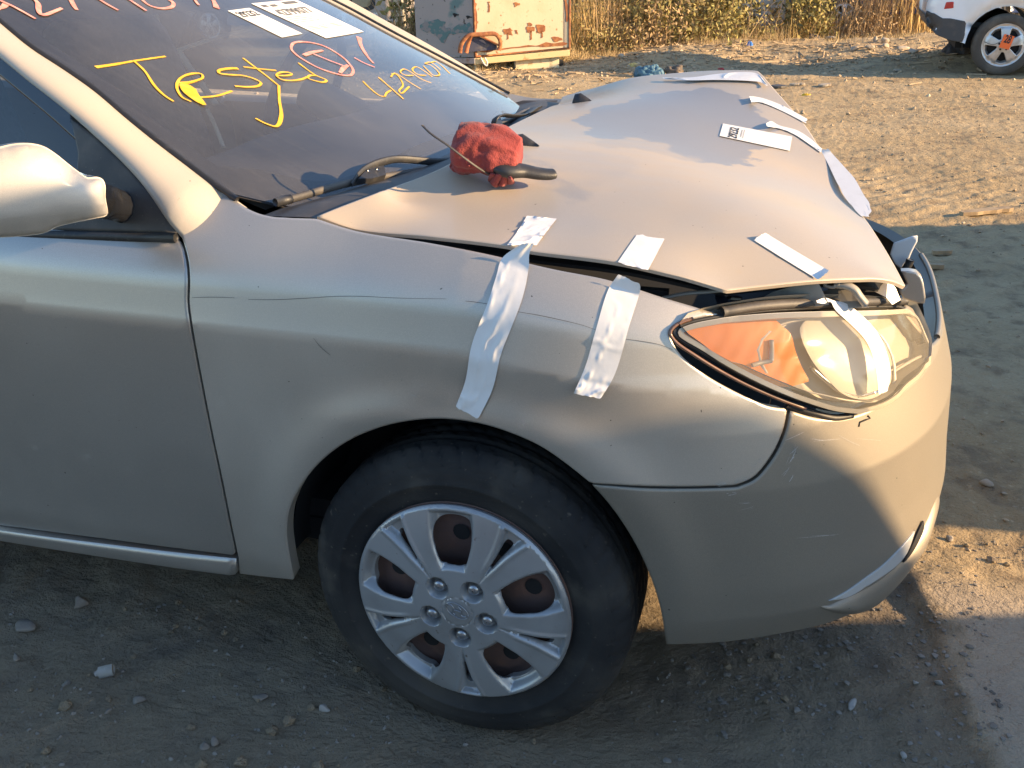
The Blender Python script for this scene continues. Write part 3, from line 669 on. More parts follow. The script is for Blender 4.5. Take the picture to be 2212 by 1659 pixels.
# ---------------------------------------------------------------- upper grille trim, broken nose pieces
plate = ZY((1175, 362), (1250, 360), (1310, 372), (1345, 410), (1365, 470), (1380, 560), (1385, 620), (1370, 640), (1310, 632), (1200, 600), (1165, 560), (1150, 490), (1240, 498))
def flat_piece(name, pts, m, dist_y, th=.012, parent=CAR, tilt=0., h=.02, **k):
    """sheet whose outline is traced on the upright plane y = dist_y + tilt*z"""
    v = [on_F(p, lambda Q: dist_y+tilt*(Q[:, 2]-.75)-Q[:, 1], .6, 30) for p in pts]
    return panel(name, lambda x, z: np.stack([x, dist_y+tilt*(z-.75)+0*x, z], -1), [(q[0], q[2]) for q in v], m, parent, h=h, th=th, bev=.002, inset=.004, **k)
flat_piece('nose_plate', plate, M['paint'], .44, .02)
gr = [Z6((1570, 480), (1620, 500), (1660, 590), (1700, 660)), Z6((1545, 300), (1600, 370), (1640, 440), (1690, 520), (1730, 600), (1760, 720), (1800, 850), (1800, 960))]
def nose_px(p, x): return on_x(p, x)
uu_ = np.linspace(.985, math.pi-.99, 60)
def bodyf(u, z, off): q = body(np.minimum(u, math.pi-u), z, off); q[..., 1] = np.where(u > math.pi/2, 2*YC-q[..., 1], q[..., 1]); return q
tube('grille_trim', bodyf(np.linspace(1.2, math.pi-1.2, 50), .655+0*np.linspace(0, 1, 50), -.005), .006, M['bumper'], CAR, n=10)
# white-taped flap hanging off the nose
flat_piece('nose_flap', ZY((1115, 125), (1310, 55), (1325, 90), (1270, 190), (1250, 245), (1215, 290), (1190, 355), (1120, 300), (1080, 215)), M['tape'], .74, .006)
tube('flap_edge', [on_y(p, .72) for p in crom(ZY((1255, 262), (1235, 305), (1210, 345)), 4)], .008, M['black'], CAR, n=8)
# ---------------------------------------------------------------- windscreen
ge = trace([Z1((1385, 1190), (1200, 1052), (1000, 902), (800, 742), (600, 572), (400, 432), (200, 302), (0, 140))], px_glass)
tope = ge[-1]+(ge[-1]-ge[-8])*((1.42-ge[-1, 1])/(ge[-1, 1]-ge[-8, 1]))
lowc = np.array([[.20, .935], [.24, .92], [.32, .912]])
nearg = np.vstack([ge, [tope]])
farg = np.stack([2*YC-nearg[:, 0], nearg[:, 1]], 1)
wpoly = np.vstack([nearg[::-1], lowc, [[2*YC-.32, .912], [2*YC-.24, .92], [2*YC-.20, .935]], farg])
inner = YC+(wpoly[:, 0]-YC)*.945
fr_in = np.stack([inner, np.clip(wpoly[:, 1], .948, 1.36)], 1)
WS = panel('windscreen', glass, wpoly, M['glass'], CAR, h=.05, hb=.03, th=0, bev=0)
fr_in = resample(crom([(.275, .985), (.33, .955), (.45, .948), (YC, .945), (2*YC-.45, .948), (2*YC-.33, .955), (2*YC-.275, .985)], 5), .02)
nin = np.stack([nearg[:, 0]+.052, nearg[:, 1]], 1); nin = nin[(nin[:, 1] > 1.0) & (nin[:, 1] < 1.34)][::-1]
hole = np.vstack([nin, fr_in, np.stack([2*YC-nin[::-1, 0], nin[::-1, 1]], 1)])
panel('frit_border', lambda y, z: glass(y, z, -.004), wpoly, M['dusty_black'], WS, holes=[hole], h=.04, hb=.02, th=0, bev=0)
# near windscreen pillar and its mirror image
po = [on_F(p, px_cabin_F, .6, 4) for p in resample(crom(Z1((1105, 1450), (1000, 1290), (900, 1150), (760, 1000), (600, 850), (430, 700), (200, 520), (0, 355)), 5), 8)]
pi_ = [px_glass3(p, .006) for p in resample(crom(Z1((1380, 1182), (1290, 1118), (1200, 1050), (1000, 900), (800, 740), (600, 570), (400, 430), (200, 300), (0, 135)), 5), 8)]
def extend(L, z): L = [np.array(q) for q in L]; d = L[-1]-L[-9]; return np.array(L+[L[-1]+d*((z-L[-1][2])*k/d[2]) for k in (.35, .7, 1)])
po, pi_ = extend(po, 1.405), extend(pi_, 1.43); po = np.vstack([po[0]+(po[0]-po[4])/np.linalg.norm(po[0]-po[4])*.035+[0, .0, 0], po]); pi_ = np.vstack([pi_[0]+(pi_[0]-pi_[4])/np.linalg.norm(pi_[0]-pi_[4])*.035, pi_])
po, pi_ = resample(po, .012), resample(pi_, .012)
n_ = 60; po = np.stack([np.interp(np.linspace(0, 1, n_), np.linspace(0, 1, len(po)), po[:, k]) for k in range(3)], 1); pi_ = np.stack([np.interp(np.linspace(0, 1, n_), np.linspace(0, 1, len(pi_)), pi_[:, k]) for k in range(3)], 1)
t = np.linspace(0, 1, 13); out = np.array([-.1, -.8, .6]); out /= np.linalg.norm(out)
X = po[:, None]*(1-t[None, :, None]) + pi_[:, None]*t[None, :, None] + out*(.030*np.sin(np.pi*np.clip(t*.92+.08, 0, 1))**.8)[None, :, None]
X = X-(out*.030)[None, None]*np.clip(1-np.arange(n_)/3.2, 0, 1)[:, None, None]
edge = np.concatenate([X[:, :1]-out*.02, X, X[:, -1:]-out*.02], 1)
grid('windscreen_pillar', edge, M['pillar'], CAR, flip=True)
E2 = edge*np.array([1, -1, 1]); E2[..., 1] += 2*YC; grid('windscreen_pillar', E2, M['pillar'], CAR)
# rubber along the pillar
tube('pillar_rubber', [p+GN*.002 for p in pi_], .006, M['rubber'], CAR, n=6)
tube('pillar_rubber', [np.array([p[0], 2*YC-p[1], p[2]])+GN*.001 for p in pi_], .004, M['rubber'], CAR, n=6)
# wing-to-pillar joint
# roof, cabin sides, rear
yy = np.linspace(.335, 2*YC-.335, 14); xx = np.linspace(-1.36, -2.75, 16)
grid('roof', np.array([[[x, y, 1.425+.05*math.sin(math.pi*min(1, (-1.36-x)/1.39*.9+.08))-.02*((y-YC)/.55)**4-.02] for y in yy] for x in xx]), M['paint'], CAR)
grid('rear_window', np.array([[[-2.75-.55*t_, YC+(y-YC)*(1+.12*t_), 1.425-.42*t_] for y in yy] for t_ in np.linspace(0, 1, 6)]), M['gloss_black'], CAR)
grid('boot_lid', np.array([[[-3.3-.3*t_, YC+(y-YC)*1.3, 1.0-.45*max(0, t_-.6)/.4] for y in yy] for t_ in np.linspace(0, 1, 8)]), M['paint'], CAR)
po2 = [(q[0], q[2]) for q in po]
gl = np.array(po2[6:] + [(-2.5, 1.40), (-3.05, .99), (-.70, .915)])
panel('door_glass', lambda x, z: cabin(x, z, -.012), gl, M['doorglass'], CAR, h=.06, th=0, bev=0, mirror=True)
# window frame band running down behind the pillar
pin = [on_F(p, lambda Q: YS(Q[:, 2])+.006-Q[:, 1], .6, 4) for p in resample(crom(Z1((470, 870), (330, 742), (150, 592), (0, 468)), 5), 8)]
pin = [(q[0], q[2]) for q in pin]; slope = (pin[-1][1]-pin[0][1])/(pin[-1][0]-pin[0][0])
band = np.array([p for p in po2 if p[1] > 1.0] + [(po2[-1][0]-.06, po2[-1][1]), (pin[-1][0]-.35, pin[-1][1]+.17)] + pin[::-1])
panel('window_frame', lambda x, z: cabin(x, z, -.004), band, M['gloss_black'], CAR, h=.03, th=.01, bev=.002, inset=.004)
# black mirror sail
sail = trace([Z1((430, 735), (600, 858), (760, 1008), (900, 1158), (1000, 1297), (1100, 1452)), Z1((1100, 1452), (900, 1447), (660, 1440), (450, 1436), (300, 1432)), Z1((300, 1432), (420, 1200), (480, 1000), (430, 735))], lambda p: px_cabin(p, .004))
panel('mirror_sail', lambda x, z: cabin(x, z, .004), sail, M['dusty_black'], CAR, h=.03, th=.015, bev=.003, inset=.006)
belt = [on_F(p, px_cabin_F, .6, 4) for p in Z1((1103, 1456), (880, 1452), (660, 1446), (330, 1440), (0, 1432))]
belt += [belt[-1]+(belt[-1]-belt[0])*k for k in (.5, 1.2)]
tube('belt_seal', np.array(belt)+[0, -.004, -.006], .009, M['rubber'], CAR, n=8)
M['mirror'] = paint('champagne_mirror', col=(.50, .455, .395), metal=.5, rough=.5, coat=.1, dust=.3)
# door mirror: rings traced round the shell at three distances out from the door
outl = crom(Z1((-330, 1040), (-200, 960), (0, 912), (90, 893), (190, 890), (270, 908), (340, 950), (430, 1022), (500, 1075), (545, 1104), (600, 1098), (640, 1113), (656, 1150), (657, 1230), (673, 1320), (668, 1341), (600, 1358), (520, 1374), (420, 1395), (350, 1415), (285, 1448), (150, 1468), (0, 1478), (-200, 1470), (-330, 1380), (-370, 1200)), 4, True)
outl = resample(outl, 7, True); fwd = np.array([.75, -.62, .12]); fwd /= np.linalg.norm(fwd)
c3 = on_y((75, 410), -.13); e1 = np.cross([0, 0, 1.], fwd); e1 /= np.linalg.norm(e1); e2 = np.cross(fwd, e1)
def mpl(p, off=0.): v = ray(p); t = ((c3+fwd*off-CAM)@fwd)/(v@fwd); q = CAM+v*t-c3; return q@e1, q@e2
mo = np.array([mpl(p) for p in outl]); mring = None
low_ = np.array([mpl(p) for p in crom(Z1((-370, 1350), (0, 1345), (300, 1290), (480, 1270), (640, 1256)), 4)])
mpn = lambda a, b, o=0.: c3+np.asarray(a)[..., None]*e1+np.asarray(b)[..., None]*e2+fwd*o
def mmod(V): d2 = V[:, 1]-np.interp(V[:, 0], low_[:, 0], low_[:, 1]); return 1-.22*sstep(.0, -.035, d2)
inflate('door_mirror', mo, lambda V: mpn(V[:, 0], V[:, 1]), fwd, .042, M['mirror'], CAR, h=.007, lines=[low_], mod=mmod, back=.07)
panel('mirror_glass', lambda a, b: mpn(a, b, -.066), mo*.97, M['chrome'], CAR, h=.06, th=.004, bev=0, flip=True)
tube('mirror_foot', [on_y(Z1((520, 1240))[0], -.06), on_y(Z1((640, 1250))[0], .01), on_y(Z1((760, 1290))[0], .07)], [.030, .030, .028], M['gloss_black'], CAR, n=12, flat=(1, 1))
# ---------------------------------------------------------------- cowl and wipers
cw = np.array([[[XW(y, .93)-.01+.15*s, y, .940+.006*s-.02*abs(s-.5)-.10*max(0, abs(y-YC)-.70)] for y in np.linspace(.10, 2*YC-.10, 34)] for s in np.linspace(0, 1, 5)])
grid('cowl_panel', cw, M['dusty_black'], CAR, flip=True)
for sgn in (0, 1):
    q = np.array([[[-.30-.14*t_, .12+.09*s, .938-.03*s-.004*t_] for s in np.linspace(0, 1, 4)] for t_ in np.linspace(0, 1, 6)])
    if sgn: q = q*np.array([1, -1, 1]); q[..., 1] += 2*YC
    grid('cowl_end', q, M['dusty_black'], CAR, flip=bool(sgn))
W1 = empty('wiper'); W1.parent = CAR
gp = lambda p, off=0.: px_glass3(p, off)
bl = resample(crom([gp(p, .014) for p in ZW((150, 765), (300, 724), (480, 672), (650, 628), (900, 585), (1190, 540))], 5), .02)
tube('blade', bl, .0062, M['dusty_black'], W1, n=8, flat=(.8, 1.2))
tube('blade_cap', [gp(p, .015) for p in ZW((142, 760), (200, 748), (245, 738))], [.0075, .0095, .0085], M['black'], W1, n=8)
ar = resample(crom([gp(p, o) for p, o in zip(ZW((655, 645), (690, 590), (760, 530), (860, 490), (960, 470), (1100, 478), (1230, 490), (1340, 480)), (.018, .022, .026, .030, .030, .028, .024, .018))], 5), .015)
tube('arm', ar, np.interp(np.linspace(0, 1, len(ar)), [0, .1, .3, .5, 1], [.004, .007, .0075, .0065, .007]), M['black'], W1, n=8, flat=(.4, 1.2))
b = MB(); A = [gp(p, .026) for p in ZW((700, 600), (760, 535), (870, 510), (885, 575), (790, 600))]; A2 = [a-GN*.012 for a in A]; n5 = len(A)
b.add(A+A2, [list(range(n5)), list(range(n5, 2*n5))[::-1]]+[[i, i+n5, (i+1) % n5+n5, (i+1) % n5] for i in range(n5)]); b.build('bracket', M['black'], W1)
for q in ZW((770, 547), (830, 538)): tube('rivet', [gp(q, .026), gp(q, .029)], .003, M['nutm'], W1, n=8)
W2 = empty('wiper'); W2.parent = CAR
ar = crom([gp(p, o) for p, o in zip(ZW((1590, 275), (1615, 205), (1660, 178), (1730, 182), (1810, 175), (1890, 130), (1960, 100)), (.02, .05, .055, .05, .045, .04, .03))], 5)
tube('arm', ar, .0075, M['black'], W2, n=8, flat=(.45, 1.3))
tube('blade', crom([gp(p, .016) for p in ZW((1560, 280), (1680, 220), (1790, 165), (1900, 115))], 4), .008, M['dusty_black'], W2, n=8)
b = MB(); A = [gp(p, .03) for p in ZW((1580, 275), (1600, 210), (1650, 185), (1665, 230), (1640, 280))]; A2 = [a-GN*.014 for a in A]; n5 = len(A)
b.add(A+A2, [list(range(n5)), list(range(n5, 2*n5))[::-1]]+[[i, i+n5, (i+1) % n5+n5, (i+1) % n5] for i in range(n5)]); b.build('bracket', M['black'], W2)
# washer nozzles
for p in Z2((1222, 900), (1578, 632)):
    x, y = px_hood(p); z = float(HOOD(x, y)); V = []
    for k_, (dx, w_, hh) in enumerate(((-.030, .006, .004), (-.024, .013, .017), (-.008, .014, .019), (.012, .010, .010), (.026, .004, .003))):
        V.append([[x+dx, y+w_*math.cos(a), z-.004+hh*max(0, math.sin(a))*1.35] for a in np.linspace(-.2, math.pi+.2, 9)])
    grid('washer_nozzle', np.array(V), M['black'], CAR, cap=True)
# ---------------------------------------------------------------- cabin inside
IN = {}
IN['seat'] = mat('seat_cloth', (.20, .19, .175), .9, noise=(40, (.26, .245, .22), .4, .7)); IN['trim'] = mat('beige_trim', (.60, .52, .36), .7); IN['dash'] = mat('dash_plastic', (.10, .10, .10), .75, bump=(200, .2, .002))
X = np.array([[[-.42-.50*s-.02*math.sin(9*y), y, .925+.045*math.sin(math.pi*min(1, s*1.1))-.25*max(0, s-.8)/.2] for y in np.linspace(.2, 2*YC-.2, 20)] for s in np.linspace(0, 1, 14)])
grid('dashboard', X, IN['dash'], CAR, flip=True)
def rbox(c, d, R=None, r=.25, n=10):
    u = np.linspace(-math.pi/2, math.pi/2, n); v = np.linspace(0, 2*math.pi, 2*n, endpoint=False); pw = lambda q: np.sign(q)*np.abs(q)**r
    P = np.array([[[pw(math.cos(a))*pw(math.cos(b))*d[0]/2, pw(math.cos(a))*pw(math.sin(b))*d[1]/2, pw(math.sin(a))*d[2]/2] for b in v] for a in u])
    if R is not None: P = P@np.asarray(R).T
    return P+np.asarray(c)
for y0 in (.52, 1.27):
    S = empty('seat'); S.parent = CAR
    grid('backrest', rbox((-1.55, y0, .92), (.16, .50, .62), roty(-.28), .45), IN['seat'], S, closed_v=True); grid('cushion', rbox((-1.22, y0, .52), (.52, .5, .18), roty(-.08), .4), IN['seat'], S, closed_v=True)
    grid('headrest', rbox((-1.66, y0, 1.30), (.10, .27, .20), roty(-.2), .5), IN['seat'], S, closed_v=True)
for y_ in (.30, 2*YC-.30): MBs = MB(); MBs.box((-1.6, y_, 1.15), (.05, .03, .55), roty(-.15)); MBs.build('door_post', IN['trim'], CAR)
MBs = MB(); MBs.box((-2.45, YC, .8), (.15, 1.35, .7), roty(-.3)); MBs.build('rear_seat', IN['seat'], CAR)
MBs = MB(); MBs.box((-1.3, YC, .35), (2.4, 1.5, .04)); MBs.build('cabin_floor', M['dark'], CAR)
a_ = np.linspace(0, 2*math.pi, 40, endpoint=False); c_ = np.array([-.93, 1.24, 1.0]); e1 = np.array([0, 1, 0]); e2 = np.array([.42, 0, .9]); 
tube('steering_wheel', [c_+.185*(math.cos(q)*e1+math.sin(q)*e2) for q in list(a_)+[0]], .014, IN['dash'], CAR, n=8)
tube('column', [c_, c_+np.array([.3, 0, -.14])], [.05, .06], IN['dash'], CAR, n=10)
tube('seat_belt', crom([px_glass3(p, -.42) for p in Z1((1060, 230), (1150, 380), (1250, 520), (1340, 650))], 4), .012, mat('belt_webbing', (.62, .55, .36), .7), CAR, n=6, flat=(1, .25))
tube('seat_belt', crom([px_glass3(p, -.30) for p in Z1((1290, 680), (1340, 790), (1390, 915))], 4), .006, mat('belt_webbing_b', (.6, .52, .34), .7), CAR, n=6, flat=(1, .4))
def inner_card(name, pts, off, m):
    v = [px_glass3(p, -off) for p in pts]; panel(name, lambda y, z: glass(y, z, -off), [(q[1], q[2]) for q in v], m, CAR, h=.05, th=.01, bev=0)
inner_card('headrest_panel', Z1((280, 240), (340, 190), (430, 165), (560, 160), (660, 190), (700, 260), (740, 330), (770, 400), (500, 430), (330, 330)), .5, mat('seat_shell', (.10, .10, .095), .9))
inner_card('trim_piece', Z1((500, 405), (780, 375), (790, 425), (740, 440), (560, 410)), .45, IN['trim'])
inner_card('trim_piece', Z1((985, 310), (1040, 300), (1070, 360), (890, 400)), .5, IN['trim'])
inner_card('trim_piece', Z1((1030, 670), (1100, 640), (1180, 640), (1280, 665), (1310, 720), (1300, 810), (1260, 760), (1200, 710), (1110, 710), (1120, 790), (1060, 810)), .35, mat('console_trim', (.42, .38, .29), .7))
inner_card('trim_piece', Z1((1500, 830), (1660, 815), (1640, 890), (1560, 890)), .25, mat('console_trim_b', (.45, .40, .28), .7))
inner_card('trim_piece', Z1((1740, 820), (1890, 800), (1860, 890), (1750, 885)), .25, mat('console_trim_c', (.42, .36, .26), .7))
inner_card('headrest_edge', Z1((1060, 150), (1085, 110), (1095, 160), (1075, 180)), .5, IN['trim'])
# ---------------------------------------------------------------- writing on the windscreen
def ribbon(name, pts, m, parent, width, inv3, off, nrm, taper=None, closed=False):
    P = crom(pts, 6, closed) if len(pts) > 2 else np.asarray(pts, float)
    P = resample(P, 4, closed)
    if closed: P = np.vstack([P, P[:1]])
    Q = np.array([inv3(p, off) for p in P])
    T = np.gradient(Q, axis=0); T /= np.linalg.norm(T, axis=1)[:, None]+1e-12; S = np.cross(T, nrm); S /= np.linalg.norm(S, axis=1)[:, None]+1e-12
    n = len(Q); wv = width*(1+.35*np.array([vnoise(np.array(i*.35), np.array(width*900.), len(pts)) for i in range(n)]).ravel())
    if taper is not None: wv = wv*np.interp(np.linspace(0, 1, n), np.linspace(0, 1, len(taper)), taper)
    return np.stack([Q-S*wv[:, None]/2, Q+S*wv[:, None]/2], 1)
def strokes(name, items, m, width):
    for k, it in enumerate(items):
        pts, tp, cl = it if isinstance(it, tuple) and len(it) == 3 and isinstance(it[2], bool) else (it, None, False)
        grid(name, ribbon(name, pts, m, WS, width, px_glass3, .0012+.0004*(k % 3), GN, tp, cl), m, WS)
strokes('red_digit', [(ZA((-60, 130), (0, 100), (50, 80), (72, 50)), (.8, 1.2, 1.6), False), (ZA((-40, -30), (0, 0), (150, 70), (300, 150), (440, 230)), (1, 1, .9), False),
    (ZA((400, -40), (440, 0), (475, 45), (480, 120), (505, 175), (565, 180), (650, 150), (770, 100)), (1.2, 1.5, 1.2, 1), False), (ZA((860, -40), (895, 20), (920, 70), (955, 120)), (1.6, 1.5, 1.), False),
    (ZA((1200, -30), (1250, 0), (1350, 60), (1470, 125)), None, False), (ZA((1570, -30), (1620, 0), (1720, 65), (1820, 130)), None, False),
    (ZA((1750, -20), (1850, 60), (1980, 100), (2080, 100), (2150, 75), (2160, 40), (2100, -10)), (1, 1, 1.2, 1.5), False), (ZB((100, -40), (130, 10), (155, 60), (165, 98)), (1.2, 1.6, 2), False),
    (ZB((0-120, -40), (-95, 10), (-55, 60)), None, False), (Z1((1320, -10), (1338, 20), (1350, 48)), (1, 1.6), False)], M['pink'], .0072)
strokes('red_letter_stroke', [(ZB((1180, 520), (1320, 525), (1500, 570), (1680, 670), (1800, 770), (1868, 880), (1840, 932), (1750, 935), (1600, 900), (1430, 840), (1280, 760), (1160, 680), (1095, 600), (1115, 542)), None, True),
    (ZB((1255, 687), (1350, 652), (1490, 625)), (1.6, 1.8, 1), False), ZB((1365, 665), (1550, 742), (1760, 822)), (ZB((1805, 810), (1750, 842), (1705, 905)), (1.2, 1.9, 1.6), False)], M['pink'], .0068)
strokes('red_tick_stroke', [(ZB((1940, 460), (1962, 560), (2060, 720), (2120, 785)), (2.2, 1.4, 1), False), ZB((1880, 715), (2000, 780), (2135, 835))], M['pink'], .0065)
strokes('yellow_letter_stroke', [(Z1((595, 417), (700, 402), (850, 376), (1030, 350)), (1.5, 1.2, 1, .9), False), Z1((830, 375), (900, 440), (960, 530), (1020, 590), (1080, 630)),
    Z1((1115, 515), (1200, 505), (1262, 482), (1255, 460), (1180, 460), (1118, 490), (1100, 540), (1130, 600), (1190, 632)), Z1((1120, 522), (1190, 512), (1250, 490)),
    Z1((1245, 605), (1350, 595), (1445, 565)),
    (ZB((435, 850), (330, 850), (190, 880), (195, 905), (300, 925), (500, 940), (650, 985), (722, 1032), (690, 1065), (560, 1080), (395, 1070)), (1.5, 1.2, 1, 1, 1.3), False),
    ZB((495, 720), (640, 830), (760, 920), (930, 1055)), ZB((500, 830), (700, 855), (910, 875)),
    ZB((920, 938), (1050, 938), (1110, 920), (1060, 900), (960, 900), (910, 930), (960, 980), (1080, 1000), (1220, 985), (1300, 955)),
    ZB((1185, 780), (1290, 860), (1400, 935), (1540, 1000), (1500, 1020), (1400, 1005), (1300, 965), (1320, 940), (1420, 940)),
    (Z1((1735, 530), (1738, 620), (1750, 720), (1725, 783), (1660, 770), (1590, 735)), (1, 1, 1.5, 1.2, 1), False)], M['yellow'], .0058)
bp_ = trace([Z1((1112, 530), (1160, 522), (1205, 555), (1215, 548), (1228, 590), (1255, 620), (1288, 668), (1240, 655), (1200, 628), (1160, 600), (1125, 570), (1112, 530))], px_glass, smooth=False)
panel('yellow_scribble', lambda y, z: glass(y, z, .0028), bp_, M['yellow'], WS, h=.03, th=0, bev=0)
strokes('yellow_digit', [ZC((285, 705), (350, 770), (440, 835), (478, 838)), ZC((420, 670), (530, 765), (640, 862)), (ZC((478, 838), (490, 810), (530, 785)), None, False),
    ZC((535, 640), (575, 645), (615, 690), (635, 745), (600, 790), (620, 812), (690, 752)), ZC((530, 668), (560, 635), (610, 660), (700, 720), (790, 774)),
    ZC((725, 655), (660, 655), (610, 625), (640, 600), (700, 625), (790, 685), (880, 722)), ZC((835, 655), (770, 650), (715, 605), (745, 580), (800, 605), (890, 668)),
    ZC((812, 572), (850, 610), (900, 655), (955, 650), (930, 610), (870, 565), (820, 550)), ZC((830, 548), (870, 540), (950, 595), (960, 605)), ZC((870, 545), (920, 535), (1045, 640))], M['yellow'], .0045)
# ---------------------------------------------------------------- wheels
def lathe(prof_, n, disp=None):
    th = np.linspace(0, 2*np.pi, n, endpoint=False); p = np.asarray(prof_, float)
    r = np.broadcast_to(p[None, :, 1], (n, len(p))).copy(); y = np.broadcast_to(p[None, :, 0], (n, len(p))).copy()
    if disp is not None: r += disp(th[:, None], p[None, :, 0], p[None, :, 1])
    return np.stack([r*np.sin(th)[:, None], y, r*np.cos(th)[:, None]], -1)
M['tyre'] = mat('tyre_rubber', (.013, .013, .014), .8, spec=.3, noise=[(3.5, (.045, .042, .038), .4, .7), (9, (.060, .053, .044), .54, .74), (90, (.085, .073, .058), .64, .78)], bump=[(180, .25, .002), (900, .2, .001)])
def tyre_mesh(R=.305, w=.198, rr=.203, n=360):
    P = []
    half = w/2
    for y, r in [(-half+.028, rr-.012), (-half+.012, rr-.004), (-half+.006, rr+.002), (-half+.004, rr+.010), (-half+.001, rr+.022), (-half-.003, rr+.034), (-half-.0045, rr+.036), (-half-.0048, rr+.040), (-half-.0035, rr+.042), (-half-.004, rr+.055), (-half-.001, R-.034), (-half+.001, R-.031), (-half+.001, R-.028), (-half+.005, R-.020), (-half+.010, R-.013), (-half+.016, R-.008)]: P.append((y, r))
    for y in np.linspace(-half+.022, half-.022, 34): P.append((y, R-.005*(2*y/w)**2))
    P += [(-y, r) for y, r in P[:16]][::-1]
    def disp(th, y, r):
        d = 0*th*y; ay = np.abs(y)
        for gy in (-.045, -.015, .015, .045): d = d-.0065*np.exp(-((y-gy)/.0035)**4)*(ay < half-.02)
        sh = (r > R-.030) & (ay > half-.045)
        ph = (th*54/(2*np.pi) + 18*ay*np.sign(y)+.0) % 1.0
        d = d-.0048*sh*(np.abs(ph-.5) < .06)
        ph2 = (th*60/(2*np.pi)+26*y) % 1.0
        d = d-.004*(ay < half-.055)*(np.abs(ph2-.5) < .07)
        return d
    return lathe(P, n, disp)
def wheel_cover(R=.2035):
    c = np.radians(93.5); L0 = np.radians(57.5)
    def h(x, z):
        r = np.hypot(x, z); a = np.arctan2(z, x)
        aw = np.abs((a-c+np.pi/5) % (2*np.pi/5)-np.pi/5); al = np.abs((a-L0+np.pi/5) % (2*np.pi/5)-np.pi/5)
        H = .020*(1-(r/R)**2)
        wa = np.radians(np.interp(r, [.08, .10, .13, .16, .18, .196], [15.8, 16.8, 17.0, 15.4, 13.6, 12.2]))
        d = np.minimum(np.minimum(r*(wa-aw), (r-.084)*1.0), .1955-r)
        H = H-.020*sstep(-.001, .017, d)
        hw = np.interp(r, [.07, .09, .15, .195], [0, np.radians(1.2), np.radians(3.6), np.radians(6.6)])
        d2 = np.minimum(r*(hw-al), .1965-r); H = H-.014*sstep(-.0005, .008, d2)
        ridge = np.exp(-((r*(al-hw)-.004)/.004)**2)*sstep(.085, .12, r)*(r < .197); H = H+.0022*ridge
        for k in range(5):
            q = L0+k*2*np.pi/5; dl = np.hypot(x-.0555*np.cos(q), z-.0555*np.sin(q)); H = H-.020*sstep(.0205, .0175, dl)
        H = H-.0018*np.exp(-((r-.0295)/.0012)**2) - .004*sstep(.1985, R, r) 
        return H
    holes = []
    for k in range(5):
        q = c+k*2*np.pi/5
        o = [(.0945, -11.5), (.100, -13.6), (.13, -14.4), (.152, -13.4), (.168, -11.0), (.176, -7.0), (.1785, 0), (.176, 7.0), (.168, 11.0), (.152, 13.4), (.13, 14.4), (.100, 13.6), (.0945, 11.5), (.092, 7), (.0915, 0), (.092, -8)]
        holes.append(crom([(r*math.cos(q+math.radians(d)), r*math.sin(q+math.radians(d))) for r, d in o], 3, True))
        q = L0+k*2*np.pi/5
        o = [(.118, -.5), (.14, -1.1), (.168, -2.3), (.174, -2.1), (.176, 0), (.174, 2.1), (.168, 2.3), (.14, 1.1), (.118, .5)]
        holes.append(np.array([(r*math.cos(q+math.radians(d)), r*math.sin(q+math.radians(d))) for r, d in o]))
    th = np.linspace(0, 2*np.pi, 160, endpoint=False)
    outer = np.stack([R*np.cos(th), R*np.sin(th)], 1)
    rings = [np.stack([r_*np.cos(th), r_*np.sin(th)], 1) for r_ in (.1965, .1935)]
    lug = [np.stack([.0555*np.cos(L0+k*2*np.pi/5)+rr*np.cos(th[::5]), .0555*np.sin(L0+k*2*np.pi/5)+rr*np.sin(th[::5])], 1) for k in range(5) for rr in (.0175, .0205)]
    lug = [np.vstack([q, q[:1]]) for q in lug+rings]
    for k in range(5):
        q = c+k*2*np.pi/5; w_ = lambda r_: np.radians(np.interp(r_, [.08, .10, .13, .16, .18, .196], [15.8, 16.8, 17.0, 15.4, 13.6, 12.2]))
        for s in (-1, 1):
            for dd in (0, .016): lug.append(np.array([((r_)*math.cos(q+s*(w_(r_)-dd/r_)), (r_)*math.sin(q+s*(w_(r_)-dd/r_))) for r_ in np.linspace(.086, .1935, 24)]))
        q = L0+k*2*np.pi/5
        for s in (-1, 1): lug.append(np.array([(r_*math.cos(q+s*np.interp(r_, [.07, .09, .15, .195], [0, np.radians(1.2), np.radians(3.6), np.radians(6.6)])), r_*math.sin(q+s*np.interp(r_, [.07, .09, .15, .195], [0, np.radians(1.2), np.radians(3.6), np.radians(6.6)]))) for r_ in np.linspace(.082, .1935, 26)]))
    return h, outer, holes, lug, L0
HUB = np.array([-.014, .012, .277])
